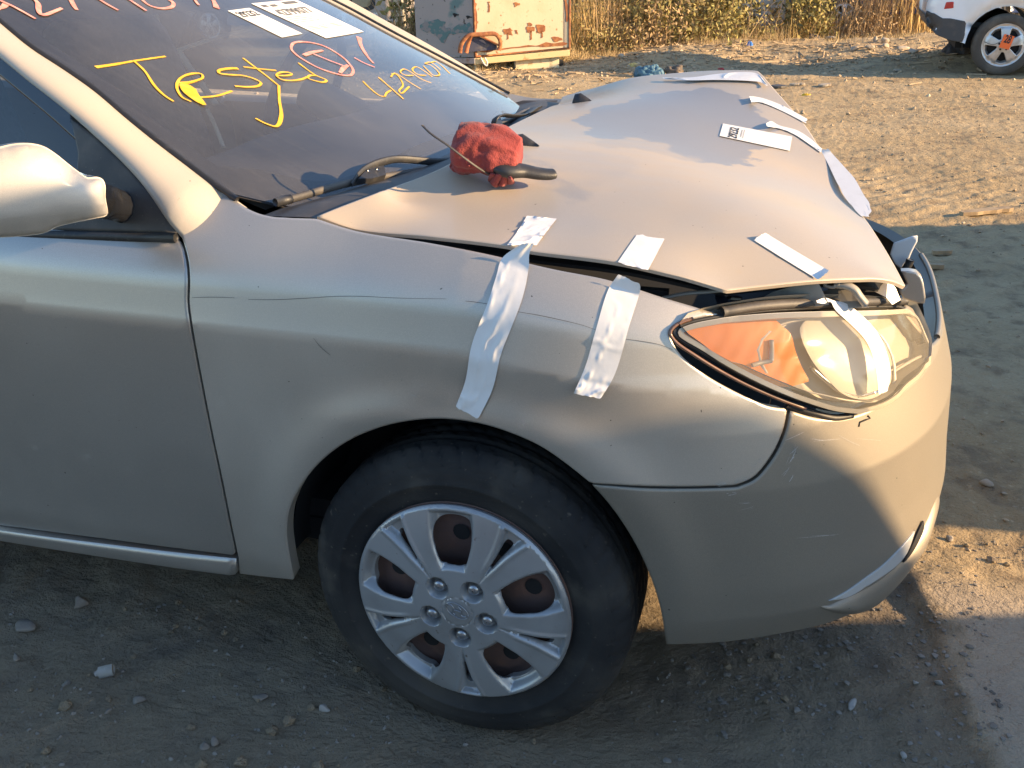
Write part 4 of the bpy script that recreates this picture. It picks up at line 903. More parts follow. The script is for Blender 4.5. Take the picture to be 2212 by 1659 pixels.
def build_wheel(parent, hub, side=1):
    wheel = empty('wheel', tuple(hub)); wheel.parent = parent
    X = tyre_mesh(); X = X+np.array([0, .099+.008, 0]); grid('tyre', X, M['tyre'], wheel, closed_u=True)
    hf, outer, holes, lug, L0 = wheel_cover()
    def surf(x, z): x = np.asarray(x, float); z = np.asarray(z, float); return np.stack([x, -hf(x, z), z], -1)
    panel('wheel_cover', surf, outer, M['silver'], wheel, holes=holes, lines=lug, h=.0034, hb=.003, th=.012, bev=.0008, inset=.0016)
    P = [(.045, 0.001), (.045, .06), (.03, .085), (.034, .15), (.045, .175), (.02, .193), (.015, .203), (.03, .205)]
    grid('steel_rim', lathe(P, 64), M['rust'], wheel, closed_u=True)
    for k in range(10):
        b = MB(); q = math.radians(20+36*k); t_ = np.linspace(0, 2*np.pi, 14, endpoint=False)
        b.add([[.135*math.cos(q)+.016*math.cos(s), .0305, .135*math.sin(q)+.016*math.sin(s)] for s in t_], [list(range(14))])
        b.build('rim_hole', M['dark'], wheel)
    for k in range(5):
        q = L0+k*2*np.pi/5; c = np.array([.0555*math.cos(q), -.002, .0555*math.sin(q)])
        nut = MB(); ring = lambda r, y, n, ph=0: [[c[0]+r*math.cos(2*np.pi*i/n+ph), y, c[2]+r*math.sin(2*np.pi*i/n+ph)] for i in range(n)]
        nut.grid(np.array([ring(.0150, .004, 18), ring(.0150, -.003, 18), ring(.0118, -.004, 18), ring(.0112, -.010, 18), ring(.0088, -.0135, 18), ring(.004, -.0150, 18), ring(.001, -.0152, 18)]), cv=True, cap=True)
        nut.build('lug_nut', M['nutm'], wheel, True)
    em = MB(); t_ = np.linspace(0, 2*np.pi, 40)
    E = lambda x, z: np.array([x+.001, -hf(np.array(x), np.array(z))-.0015, z+.004])
    em.tube([E(.021*math.cos(s)*1.0, .0145*math.sin(s)-.006*math.cos(s)) for s in t_], .0009, 6)
    em.tube([E(*p) for p in crom([(-.018, .012), (-.010, .010), (-.006, .002), (-.008, -.006), (-.004, -.009)], 5)], .0013, 6)
    em.tube([E(*p) for p in crom([(.002, .010), (.008, .003), (.007, -.006), (.012, -.010), (.017, -.009)], 5)], .0013, 6)
    em.tube([E(*p) for p in crom([(-.006, .001), (0, .0005), (.007, -.001)], 5)], .0012, 6)
    em.build('emblem', M['nutm'], wheel, True)
    return wheel
WHL = build_wheel(CAR, HUB)
rw = copy_thing(WHL, CAR); rw.location = (-2.65, .012, .277)
for x_ in (HUB[0], -2.65):
    c = copy_thing(WHL, CAR); c.location = (x_, 2*YC-.012, .277); c.rotation_euler = (0, 0, math.pi)
# wheel arch liner
for x_ in (0.0, -2.65):
    for s_ in (0, 1):
        q = np.array([[[x_+.385*math.cos(a), (.075+.22*t_) if not s_ else 2*YC-.075-.22*t_, .285+.365*math.sin(a)] for t_ in np.linspace(0, 1, 4)] for a in np.linspace(.03, math.pi-.0, 30)])
        grid('arch_liner', q, M['dark'], CAR)
MB().box((-1.2, YC, .30), (2.0, 1.5, .05)).box((.1, YC, .42), (.9, 1.15, .3)).box((-2.9, YC, .45), (1.1, 1.2, .3)).build('underbody', M['dark'], CAR)

# ---------------------------------------------------------------- scratches and scuffs on the wing and bumper
M['scratch'] = mat('scratch_dark', (.10, .095, .088), .7); M['scuff'] = mat('scuffed_paint', (.46, .435, .40), .7, noise=(300, (.33, .31, .28), .45, .6))
def bodyr(p, off): return on_F(p, lambda Q: F_body(Q, off), .6, 3.5)
def scratch(nm, pts, wv, m, tp=(.5, 1, .7, .3)):
    P = crom(pts, 6); P = resample(P, 5); Q = np.array([bodyr(p, .0009) for p in P]); Q2 = np.array([bodyr(p+np.array([.0, .62*wv*(.35+.65*np.interp(i/len(P), np.linspace(0, 1, len(tp)), tp))]), .0009) for i, p in enumerate(P)])
    dn = np.cross(Q[1]-Q[0], Q2[0]-Q[0]); grid(nm, np.stack([Q, Q2], 1), m, CAR, flip=dn@(CAM-Q[0]) < 0)
scratch('scratch', zm(0, 900, 1.58, [(1195, 428), (1300, 425), (1430, 428), (1460, 430)]), 2.0, M['scratch']); scratch('scratch', zm(0, 900, 1.58, [(1545, 440), (1700, 441), (1900, 432), (2100, 420), (2212, 420)]), 2.0, M['scratch'])
scratch('scratch', Z5((-60, 425), (60, 420), (200, 420), (400, 430), (560, 434), (720, 436)), 1.8, M['scratch']); scratch('scratch', Z5((840, 449), (900, 455), (980, 467)), 2.2, M['scratch']); scratch('scratch', Z5((1160, 515), (1300, 538), (1450, 570), (1570, 600), (1650, 628)), 2.2, M['scratch']); scratch('scratch', Z5((1840, 686), (1940, 700), (2040, 718), (2130, 752)), 2.2, M['scratch'])
scratch('scratch', zm(0, 900, 1.58, [(1950, 680), (1985, 725), (2010, 750), (2055, 786)]), 2.4, M['scratch'])
rs = np.random.default_rng(12)
def scuffs(path, n, spread, ln, wv, ang):
    P = resample(crom(path, 5), 3)
    for k in range(n):
        p = P[rs.integers(len(P))]+rs.normal(0, spread, 2); a = ang+rs.normal(0, .25); l = ln*(.3+rs.random()); d = np.array([math.cos(a), math.sin(a)])*l/2
        scratch('scuff', [p-d, p+d*.2+rs.normal(0, .5, 2), p+d], wv*(.4+rs.random()), M['scuff'], (.1, 1, .8, .1))
scuffs(Z6((590, 1360), (560, 1440), (490, 1530), (420, 1570)), 9, 3.5, 14, 3., -.5)
scuffs(Z9((430, 262), (520, 258)), 4, 1.5, 20, 2.5, -.05); scuffs(Z9((870, 90), (850, 150), (850, 220)), 12, 5, 24, 5., -1.1); scuffs(Z9((520, 310), (600, 300)), 3, 2, 16, 2, -.2)
scuffs(Z9((830, 15), (1000, 38), (1200, 42), (1280, 30)), 6, 1., 46, 1.6, .06); scuffs(Z9((940, 515), (1100, 490)), 2, 2, 70, 1.2, -.2); scuffs(Z9((640, 355), (680, 420)), 3, 6, 26, 1.4, -.05); scuffs(Z5((420, 790), (520, 1020), (760, 730)), 4, 3, 12, 2.5, .1)
ck = [on_F(p, lambda Q: F_body(Q, .001), .6, 3.5) for p in Z6((1185, 1232), (1190, 1205), (1230, 1188), (1255, 1180), (1240, 1165))]; tube('crack', ck, .0016, M['dark'], CAR, n=5)
# ================================================================ tape, labels and the rag on the car
def bod3(p, off=0.): return on_F(p, lambda Q: F_body(Q, off), .6, 3.5)
def hood3(p, off=0.): x, y = px_hood(p, off); return np.array([x, y, float(HOOD(x, y))+off])
def lens3(p, off=0.):
    u, z = px_body(p, .016); return lensurf(u, z, off)
def tape(Lp, Rp, inv3, label, off=lambda s, t: .0015, n=52, m=13, wr=.0012, seed=0, torn=2.2, cat='tape', name='tape_strip', group='strips of white tape on the car', material='tape', dvec=None):
    A = resample(crom(Lp, 6) if len(Lp) > 2 else np.array(Lp, float), 1); Bq = resample(crom(Rp, 6) if len(Rp) > 2 else np.array(Rp, float), 1)
    A = np.stack([np.interp(np.linspace(0, 1, n), np.linspace(0, 1, len(A)), A[:, k]) for k in (0, 1)], 1); Bq = np.stack([np.interp(np.linspace(0, 1, n), np.linspace(0, 1, len(Bq)), Bq[:, k]) for k in (0, 1)], 1)
    X = np.zeros((n, m, 3)); r = np.random.default_rng(seed)
    dirv = (A[-1]-A[0]); dirv /= np.linalg.norm(dirv)
    jag = [r.normal(0, torn*.5, m), r.normal(0, torn*.5, m)]
    for i in range(n):
        for j in range(m):
            s, t = i/(n-1), j/(m-1); p = A[i]*(1-t)+Bq[i]*t
            if i == 0: p = p+dirv*jag[0][j]
            if i == n-1: p = p+dirv*jag[1][j]
            wv = 0.
            if wr:
                v1 = float(vnoise(np.array(t*2.2+s*1.1+seed), np.array(s*2.6+seed))); v2 = float(vnoise(np.array(t*5.+s*3.+seed*2), np.array(s*7.+t+seed))); act = sstep(-.15, .25, float(vnoise(np.array(s*3.+seed*3), np.array(t*.8))))+1.3*max(0, s-.78)/.22+.8*max(0, .12-s)/.12
                wv = wr*float(act)*(1.0*max(0, 1-abs(v1)*11)**1.5+.22*max(0, 1-abs(v2)*7)**1.5)
            X[i, j] = inv3(p, off(s, t)+wv)
    dn = np.cross(X[1:, :-1]-X[:-1, :-1], X[:-1, 1:]-X[:-1, :-1]).mean((0, 1)); flip = dn@(CAM-X.mean((0, 1))) < 0
    o = grid(name, X, M[material], None, flip=flip, label=label, category=cat, group=group)
    sm = o.modifiers.new('sub', 'SUBSURF'); sm.levels = sm.render_levels = 1
    return o
lift = lambda h, a=.18: (lambda s, t: .0015 + h*max(0, 1-s/a)**1.3)
tape(Z2((1225, 1340), (1165, 1440), (1100, 1525)), Z2((1410, 1360), (1340, 1450), (1282, 1530)), hood3, 'short wrinkled piece of white tape on the bonnet edge above the torn long strip', lambda s, t: .002, wr=.005, seed=1)
tape(Z5((1195, 95), (1120, 140), (1065, 190), (1032, 300), (980, 460), (880, 725), (840, 950), (780, 1110)), Z5((1272, 90), (1240, 150), (1236, 240), (1200, 420), (1150, 560), (1062, 785), (1010, 1000), (920, 1185)), bod3,
     'longest strip of white tape running down the wing towards the wheel arch', lift(.040, .16), n=64, wr=.0032, seed=4)
tape(Z5((1910, 35), (1850, 120), (1790, 208)), Z5((2080, 65), (2030, 160), (1975, 262)), hood3, 'flat square piece of white tape on the bonnet edge left of the headlight', wr=.0008, seed=6)
tape(Z5((1790, 288), (1732, 375), (1650, 640), (1590, 850), (1515, 1025)), Z5((1925, 340), (1930, 372), (1862, 600), (1770, 910), (1682, 1060)), bod3,
     'shorter strip of white tape on the wing just behind the amber headlight corner', lambda s, t: .0015+.022*max(0, 1-s/.10)+.010*max(0, (s-.88)/.12), n=56, wr=.003, seed=8)
tape(Z6((528, 70), (720, 190), (930, 318)), Z6((600, 25), (800, 145), (1003, 264)), hood3, 'diagonal strip of white tape on the bonnet front corner above the headlight', lambda s, t: .0015+.012*max(0, 1-s/.06)*t+.014*max(0, (s-.92)/.08)*t, wr=.0009, seed=11)
tape(ZY((395, 590), (470, 612), (560, 610), (615, 690), (725, 795), (850, 935), (920, 1100), (950, 1250), (970, 1390)), ZY((392, 576), (490, 565), (600, 603), (695, 625), (830, 730), (950, 870), (1030, 1050), (1062, 1200), (1045, 1360)), lens3,
     'curved strip of white tape stuck over the headlight lens', lambda s, t: .002+.022*max(0, 1-s/.2), n=64, wr=.0018, seed=13)
tape(Z3((505, 600), (570, 606), (700, 652), (862, 738)), Z3((515, 636), (570, 636), (690, 682), (855, 766)), hood3, 'farther of two thin strips of white tape folding over the bonnet nose', lambda s, t: .002+.008*max(0, 1-s/.1), wr=.0015, seed=15)
tape(Z3((610, 765), (640, 755), (690, 780), (800, 810), (880, 860), (955, 925)), Z3((615, 786), (650, 792), (700, 802), (790, 840), (880, 900), (950, 950)), hood3, 'thin strip of white tape folding over the bonnet nose beside the paper label', lambda s, t: .002+.012*max(0, 1-s/.12), wr=.0015, seed=17)
tape(Z3((-40, 482), (150, 480), (300, 460), (500, 448), (560, 462), (612, 525)), Z3((-20, 492), (150, 499), (300, 497), (500, 503), (575, 512), (616, 535)), hood3, 'crumpled white wrap taped over the far bonnet corner', lambda s, t: .006, n=56, wr=.003, seed=19)
def nose3(p, off): return on_y(p, float(np.interp(p[1], [300, 330, 470, 500], [1.02, 1.02, .66, .62]))) + np.array([off, 0, 0])
tape(Z3((965, 935), (1000, 1000), (1100, 1200), (1160, 1285), (1212, 1345)), Z3((975, 925), (1095, 1058), (1140, 1110), (1200, 1218), (1233, 1268), (1222, 1347)), nose3, 'loose yellowish white wrap hanging off the crumpled bonnet nose', lambda s, t: -.006+.012*t, n=30, wr=.008, seed=23)
def label_sheet(name, quad, inv3, nrm_off, marks, label, cat='label', group='paper labels stuck on the car'):
    TL, TR, BR, BL = [np.array(q, float) for q in quad]
    P = lambda a, b: (TL*(1-a)+TR*a)*(1-b)+(BL*(1-a)+BR*a)*b
    na, nb = 9, 9
    X = np.array([[inv3(P(a, b), nrm_off) for a in np.linspace(0, 1, na)] for b in np.linspace(0, 1, nb)])
    dn = np.cross(X[1, 0]-X[0, 0], X[0, 1]-X[0, 0]); root = grid(name, X, M['paper'], None, flip=dn@(CAM-X[0, 0]) < 0, label=label, category=cat, group=group)
    for k, (nm, m, polys) in enumerate(marks):
        mb = MB()
        for V, F in polys: mb.add([inv3(P(*q), nrm_off+.0009) for q in V], F)
        mb.build(nm, m, root)
    return root
def txt(s, fx, bold=.02): V, F = text_mesh(s, bold); return ([fx(*q) for q in V], F)
def rect(a0, b0, a1, b1): return ([(a0, b0), (a1, b0), (a1, b1), (a0, b1)], [[0, 1, 2, 3]])
rl = random.Random(3)
label_sheet('paper_label', Z3((340, 768), (770, 850), (755, 938), (318, 845)), hood3, .0016,
    [('number', M['ink'], [txt('29232', lambda x, y: (.245-.135*y, .93-.80*x))]), ('small_print', M['ink_grey'], [rect(.285, .2+.0*k, .293, .75) for k in (0,)]+[rect(.318, .15, .324, .8)])],
    'white paper label reading 29232 lying on the bonnet')
label_sheet('paper_label', ZB((303, 133), (575, 98), (1237, 418), (980, 465)), px_glass3, .0016,
    [('number', M['ink'], [txt('29232', lambda x, y: (.10+.82*x, .265-.19*y))]), ('small_print', M['ink_grey'], [rect(.25, .30, .72, .308), rect(.25, .335, .62, .342)])],
    'narrow white paper label reading 29232 on the windscreen')
lines_ = [rect(.08, .42+.045*k, .08+.3+.45*rl.random(), .43+.045*k) for k in range(4)]+[rect(.06, .66, .94, .664), rect(.06, .80, .94, .804)]+[rect(.1+.28*(k % 3), .69+.035*(k//3), .1+.28*(k % 3)+.15+.08*rl.random(), .70+.035*(k//3)) for k in range(9)]
label_sheet('paper_label', ZB((595, 42), (1150, -8), (2000, 395), (1530, 475)), px_glass3, .0016,
    [('number', M['ink_grey'], [txt('42799077', lambda x, y: (.12+.76*x, .375-.17*y))]), ('small_print', M['ink_grey'], lines_+[rect(.1, .06, .22, .12), rect(.28, .07, .42, .13)]), ('stamp', M['ink_grey'], [rect(.62, .03, .92, .10)])],
    'larger white paper form reading 42799077 on the windscreen')
# red rag wrapped round a black scraper handle
ragm = mat('red_terry_cloth', (.21, .030, .028), .95, noise=[(25, (.28, .05, .042), .4, .7), (8, (.15, .022, .022), .5, .8)], bump=[(420, .5, .004), (120, .4, .006)], sheen=.1)
r0 = hood3(ZW((1420, 520))[0]); r1 = hood3(ZW((1760, 560))[0]); 
ax0 = on_F(ZW((1385, 400))[0], lambda Q: Q[:, 2]-HOOD(Q[:, 0], Q[:, 1])-.058, 1.2, 4); ax1 = on_F(ZW((1752, 478))[0], lambda Q: Q[:, 2]-HOOD(Q[:, 0], Q[:, 1])-.050, 1.2, 4)
n_ = 40; ss = np.linspace(0, 1, n_); axp = ax0[None]*(1-ss[:, None])+ax1[None]*ss[:, None]+np.array([0, 0, .008])*np.sin(np.pi*ss)[:, None]
ext = (ax1-ax0)/np.linalg.norm(ax1-ax0); axp = np.vstack([axp[0]-ext*.016, axp[0]-ext*.012, axp, axp[-1]+ext*.008, axp[-1]+ext*.010, axp[-1]+ext*.002])
rad_ = np.r_[.010, .032, .043+.007*np.sin(np.pi*ss*.9+.25)-.006*ss, .033, .022, .015]
X = tube_v(axp, rad_, 44); c = axp[:, None]
tt = np.linspace(0, 2*np.pi, 44, endpoint=False); uu = np.linspace(0, 1, len(axp))
fold = np.maximum(0, 1-np.abs(vnoise(np.cos(tt)[None]*2.2+7, np.sin(tt)[None]*2.2+uu[:, None]*1.6))*7)
dsp = 1-.16*fold+.22*fbm(np.cos(tt)[None]*1.5+uu[:, None]*4, np.sin(tt)[None]*1.5+uu[:, None]*2, 3, 5)+.16*np.abs(fbm(np.cos(tt)[None]*4+uu[:, None]*2, np.sin(tt)[None]*4, 2, 9))
X = c+(X-c)*dsp[..., None]
hz = HOOD(X[..., 0], X[..., 1])+.002; X[..., 2] = np.maximum(X[..., 2], hz)
RAG = empty('rag', tuple(axp[20]*[1, 1, 0]+[0, 0, float(HOOD(axp[20][0], axp[20][1]))]), label='faded red terry rag wrapped in a roll on the bonnet', category='rag') if False else None
RAG = grid('rag', X, ragm, None, closed_v=True, label='faded red terry rag rolled round a black handle on the bonnet', category='rag')
md = RAG.modifiers.new('sub', 'SUBSURF'); md.levels = md.render_levels = 1
def flap(pts_top, pts_bot, o0, o1, nm):
    A = resample(crom(pts_top, 5), 2); Bq = resample(crom(pts_bot, 5), 2); n = 18; m = 10
    A = np.stack([np.interp(np.linspace(0, 1, n), np.linspace(0, 1, len(A)), A[:, k]) for k in (0, 1)], 1); Bq = np.stack([np.interp(np.linspace(0, 1, n), np.linspace(0, 1, len(Bq)), Bq[:, k]) for k in (0, 1)], 1)
    X = np.array([[hood3(A[i]*(1-t)+Bq[i]*t, o0*(1-t)+o1*t+.007*math.sin(i*1.25+2*t)*(.3+t)+.003) for t in np.linspace(0, 1, m)] for i in range(n)])
    X[..., 2] = np.maximum(X[..., 2], HOOD(X[..., 0], X[..., 1])+.003)
    o = grid(nm, X, ragm, RAG); s_ = o.modifiers.new('sol', 'SOLIDIFY'); s_.thickness = .005; md = o.modifiers.new('sub', 'SUBSURF'); md.levels = md.render_levels = 1
flap(ZW((1345, 420), (1400, 430), (1450, 480), (1450, 520)), ZW((1303, 520), (1340, 552), (1400, 572), (1440, 560)), .050, .004, 'hanging_corner')
flap(ZW((1590, 560), (1640, 565), (1690, 565), (1730, 590)), ZW((1566, 600), (1620, 655), (1690, 640), (1742, 622)), .040, .004, 'hanging_corner')
hp_ = [on_F(p, (lambda o: (lambda Q: Q[:, 2]-HOOD(Q[:, 0], Q[:, 1])-o))(o), 1.2, 4) for p, o in zip(ZW((1640, 525), (1700, 545), (1800, 548), (1900, 566), (1980, 572), (2018, 566)), (.045, .043, .038, .032, .028, .028))]
hp_ = crom(hp_, 6); HD = tube('scraper_handle', hp_, np.interp(np.linspace(0, 1, len(hp_)), [0, .2, .5, .85, .96, 1], [.017, .018, .015, .0125, .0115, .006]), M['black'], None, n=16, flat=(1.25, .75), label='black plastic scraper handle sticking out of the red rag', category='handle')
wp = [on_F(p, (lambda o: (lambda Q: Q[:, 2]-HOOD(Q[:, 0], Q[:, 1])-o))(o), 1.2, 4) for p, o in zip(ZW((1128, 245), (1185, 300), (1300, 380), (1420, 470), (1520, 540), (1600, 585)), (.125, .118, .10, .075, .05, .03))]
tube('cable_tie', crom(wp, 6), .0018, M['dusty_black'], None, n=6, flat=(1.6, .8), label='thin dark cable tie leaning across the red rag', category='cable tie')
# ================================================================ ground
def gz(x, y):
    near = sstep(2.2, .6, np.hypot(x-.2, y-.2)); side = sstep(0.95, 1.2, x)
    h = .020*fbm(x*.7, y*.7, 3, 11) + .012*fbm(x*3.1, y*3.1, 3, 21)
    cl = np.maximum(0, fbm(x*9, y*9, 3, 31)-.08); h = h+.022*cl*(.35+.65*sstep(-.2, .3, fbm(x*1.3, y*1.3, 2, 41)))
    h = h+.006*fbm(x*22, y*22, 2, 51)+sstep(11.3, 13.5, y)*sstep(24, 18, y)*(.10+.30*fbm(x*.45, y*.45, 3, 131))*sstep(-3.3, -1.8, x)+.004*fbm(x*55, y*55, 2, 71)
    rut = np.abs(((y*1.0+.18*x+.25*fbm(x*.5, y*.5, 2, 61)) % .55)-.275); h = h-.006*sstep(.10, .02, rut)*sstep(1.2, 2.5, y)*sstep(9, 7, y)
    tr = np.sin((x*.8-y*.6)*2*np.pi/.11+3*vnoise(x*2, y*2, 81)); h = h+.004*tr*sstep(.0, .25, fbm(x*.9, y*.9, 2, 91))*sstep(1.3, 2.2, y)
    bx = .80+.20*(.8-y)+.05*fbm(y*6, y*2, 3, 101); step = sstep(bx-.02, bx+.02, x)*sstep(.85, .70, y)
    h = h*(1-.75*step)+.020*step
    wh = np.exp(-((x-.0)/.22)**4-((y-.1)/.16)**4); h = h*(1-.8*wh)-.020*wh - .006
    return h
def axis(breaks):
    out = []
    for a, b, s in breaks: out.append(np.arange(a, b, s))
    return np.concatenate(out)
gx = axis([(-400, -60, 40), (-60, -20, 4), (-20, -6, .5), (-6, -1.6, .07), (-1.6, 1.9, .014), (1.9, 3.4, .03), (3.4, 7, .12), (7, 20, .6), (20, 60, 4), (60, 401, 40)])
gy = axis([(-400, -60, 40), (-60, -8, 4), (-8, -1.2, .3), (-1.2, 1.3, .014), (1.3, 3, .02), (3, 6, .035), (6, 10, .06), (10, 16, .10), (16, 30, .7), (30, 60, 4), (60, 401, 40)])
GX, GY = np.meshgrid(gx, gy, indexing='ij')
fade = sstep(60, 18, np.hypot(GX, GY))
GZ = gz(GX, GY)*fade
def ground_mat():
    m = bpy.data.materials.new('dirt'); m.use_nodes = True; b = m.node_tree.nodes['Principled BSDF']; g = N(m); L = m.node_tree.links
    tc = g.n('ShaderNodeTexCoord'); ob = tc.outputs['Object']
    c = g.mixc(g.rng(g.noise(ob, 1.1, 6), .35, .68), (.37, .272, .152), (.45, .34, .20))
    c = g.mixc(g.rng(g.noise(ob, 9, 6), .5, .75), c, (.26, .19, .115))
    c = g.mixc(g.math('MULTIPLY', g.rng(g.noise(ob, 60, 3), .60, .72), .6), c, (.52, .41, .26))
    c = g.mixc(g.math('MULTIPLY', g.rng(g.noise(ob, 230, 2), .66, .72), .6), c, (.45, .40, .32))
    c = g.mixc(g.math('MULTIPLY', g.rng(g.noise(ob, 130, 2), .28, .22), .7), c, (.06, .048, .038))
    c = g.mixc(g.math('MULTIPLY', g.rng(g.noise(ob, 3.2, 7, .65), .52, .66), .55), c, (.16, .12, .08))
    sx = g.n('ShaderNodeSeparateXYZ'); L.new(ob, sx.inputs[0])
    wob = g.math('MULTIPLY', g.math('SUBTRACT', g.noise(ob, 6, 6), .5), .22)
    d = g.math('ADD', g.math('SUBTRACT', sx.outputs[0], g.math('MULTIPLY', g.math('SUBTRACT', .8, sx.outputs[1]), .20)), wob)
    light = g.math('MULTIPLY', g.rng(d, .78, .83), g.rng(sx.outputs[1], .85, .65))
    shade_mask = g.math('MULTIPLY', g.math('SUBTRACT', 1.0, g.rng(d, .78, .82)), g.rng(sx.outputs[1], 1.7, .7))
    c = g.mixc(g.math('MULTIPLY', shade_mask, .62), c, (.15, .128, .106))  # shade on the ground around the car, painted into the soil colour
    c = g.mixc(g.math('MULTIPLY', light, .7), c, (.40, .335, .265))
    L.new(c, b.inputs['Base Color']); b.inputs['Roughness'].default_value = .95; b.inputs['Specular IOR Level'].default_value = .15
    prev = None
    for sc_, st, ds in ((22, .75, .03), (90, .8, .012), (380, .7, .004)):
        bp = g.n('ShaderNodeBump'); bp.inputs['Strength'].default_value = st; bp.inputs['Distance'].default_value = ds
        L.new(g.noise(ob, sc_, 5, .6), bp.inputs['Height'])
        if prev: L.new(prev, bp.inputs['Normal'])
        prev = bp.outputs[0]
    L.new(prev, b.inputs['Normal']); return m
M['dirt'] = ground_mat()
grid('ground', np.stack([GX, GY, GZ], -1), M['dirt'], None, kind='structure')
# ================================================================ vehicles cut from a side profile
def vehicle(root, prof_pts, w, belt, tumble, mats, rnd=.13, h=.07, name='body'):
    """solid of the side outline (s, z), rounded towards its edges, narrowing above the belt; local x along s, y across"""
    P = np.asarray(prof_pts, float); V, T, loops, rings = cdt(P, h=h, hb=.05); R = rings[0]
    low = R[:, 1] < .50
    def yof(q):
        A = R[~low]; d = np.min(np.hypot(q[:, None, 0]-A[None, :, 0], q[:, None, 1]-A[None, :, 1]), 1)
        k = np.clip(1-d/rnd, 0, 1); return w/2-rnd*(1-np.sqrt(np.maximum(1-k**2, 0)))*.9-tumble*np.maximum(q[:, 1]-belt, 0)
    y = yof(V); L = loops[0]; n = len(V)
    VV = np.vstack([np.stack([V[:, 0], -y, V[:, 1]], 1), np.stack([V[:, 0], y, V[:, 1]], 1)])
    m = len(L); Lj = np.roll(L, -1); st = np.stack([np.array(L), np.array(L)+n, Lj+n, Lj], 1)
    me = fastmesh(name, VV, [np.vstack([T, T[:, ::-1]+n]), st]); o = link(name, me, mats, root)
    return o, yof
def wheel_simple(root, x, side, R, mt_t, mt_r, w=.21, rr=.225, n=48, y0=0., spokes=5):
    wl = empty('wheel', (x, y0*side, R)); wl.parent = root
    if side > 0: wl.rotation_euler = (0, 0, math.pi)
    P = [(.02, rr), (.0, rr+.01), (-.004, rr+.03), (-.002, R-.04), (.008, R-.015), (.03, R-.004), (.06, R), (w-.06, R), (w-.03, R-.004), (w, R-.05), (w, rr)]
    grid('tyre', lathe(P, n), mt_t, wl, closed_u=True)
    th = np.linspace(0, 2*np.pi, 64, endpoint=False); outer = np.stack([rr*1.02*np.cos(th), rr*1.02*np.sin(th)], 1); holes = []
    for k in range(spokes):
        q = math.pi/2+.0+math.pi/spokes+k*2*math.pi/spokes; a0 = math.pi/spokes*.70
        holes.append(np.array([(r*math.cos(q+s*a0*f), r*math.sin(q+s*a0*f)) for r, s, f in ((.33*rr, -1, .35), (.55*rr, -1, .62), (.84*rr, -1, .74), (.87*rr, 0, 0), (.84*rr, 1, .74), (.55*rr, 1, .62), (.33*rr, 1, .35))]))
    surf = lambda a, z: np.stack([np.asarray(a, float), .010-.02*(1-np.hypot(a, z)/rr)+.012*np.exp(-((np.hypot(a, z)-.9*rr)/.02)**2)+0*z, np.asarray(z, float)], -1)
    panel('rim', surf, outer, mt_r, wl, holes=holes, h=.03, hb=.02, th=.05, bev=.003, inset=.007)
    grid('brake_disc', lathe([(.07, .02), (.07, rr*.95), (.1, rr)], 32), M['dark'], wl, closed_u=True)
    b = MB()
    for k in range(5):
        q = math.pi/2+k*2*math.pi/5; b.tube([(.055*math.cos(q), .0, .055*math.sin(q)), (.055*math.cos(q), -.018, .055*math.sin(q))], .011, 8)
    o = b.build('wheel_nuts', M['dark'], wl); o['kind'] = 'stuff'
    return wl
def arc(cx, cz, r, a0, a1, n=14): return [(cx+r*math.cos(a), cz+r*math.sin(a)) for a in np.linspace(a0, a1, n)]
white = mat('white_car_paint', (.78, .78, .79), .3, coat=.5, noise=(3, (.70, .69, .66), .4, .8))
dkpl = mat('dark_bumper_plastic', (.05, .052, .055), .6, noise=(8, (.09, .08, .07), .45, .75))
dty = mat('dusty_tyre', (.07, .062, .052), .9, noise=(6, (.12, .105, .085), .4, .7))
alu = mat('alloy_rim', (.55, .55, .55), .35, metal=.7, noise=(12, (.42, .40, .37), .45, .75))
winm = mat('dark_window', (.01, .012, .015), .08, coat=.5)
redl = mat('red_reflector', (.45, .02, .015), .25, coat=.6)
def suv_profile(wb=2.63, ar=.42):
    f = wb
    return [(-.58, .40), (-.74, .46), (-.84, .56), (-.885, .68), (-.89, .78), (-.84, 1.0), (-.78, 1.2), (-.62, 1.52), (-.40, 1.64), (.3, 1.68), (1.2, 1.65), (1.5, 1.56), (2.05, 1.14), (2.4, 1.08), (3.1, 1.02), (3.38, .92), (3.48, .70), (3.46, .45), (3.36, .34)] + \
        arc(f, .34, ar, 0., math.pi)[:] + [(f-ar, .30), (ar, .30)] + arc(0, .34, ar, 0., math.pi) + [(-ar, .36)]
gs = on_z((2156, 164), 0.)
SW = 1.78
SUV = empty('parked_suv', (gs[0]+.005, gs[1]+SW/2-.01, 0), label='white compact sport utility car with an orange tag on its rear wheel', category='car')
vehicle(SUV, suv_profile(), SW, .98, .22, white)
def vpanel(root, yof, nm, poly, m, off=.006, th=.02, h=.06, both=True, w=None, bev=.003):
    for s in ((-1, 1) if both else (-1,)):
        panel(nm, lambda a, z: np.stack([np.asarray(a, float), s*(yof(np.stack([np.ravel(a), np.ravel(z)], 1)).reshape(np.shape(a))+off), np.asarray(z, float)], -1), poly, m, root, h=h, th=th, bev=bev, inset=.008, flip=s > 0)
_, yof = None, None
def _y(prof_pts, w, belt, tumble, rnd=.13):
    R = resample(np.asarray(prof_pts, float), .05, True); A = R[R[:, 1] >= .5]
    def f(q):
        d = np.min(np.hypot(q[:, None, 0]-A[None, :, 0], q[:, None, 1]-A[None, :, 1]), 1); k = np.clip(1-d/rnd, 0, 1)
        return w/2-rnd*(1-np.sqrt(np.maximum(1-k**2, 0)))*.9-tumble*np.maximum(q[:, 1]-belt, 0)
    return f
yS = _y(suv_profile(), SW, .98, .22)
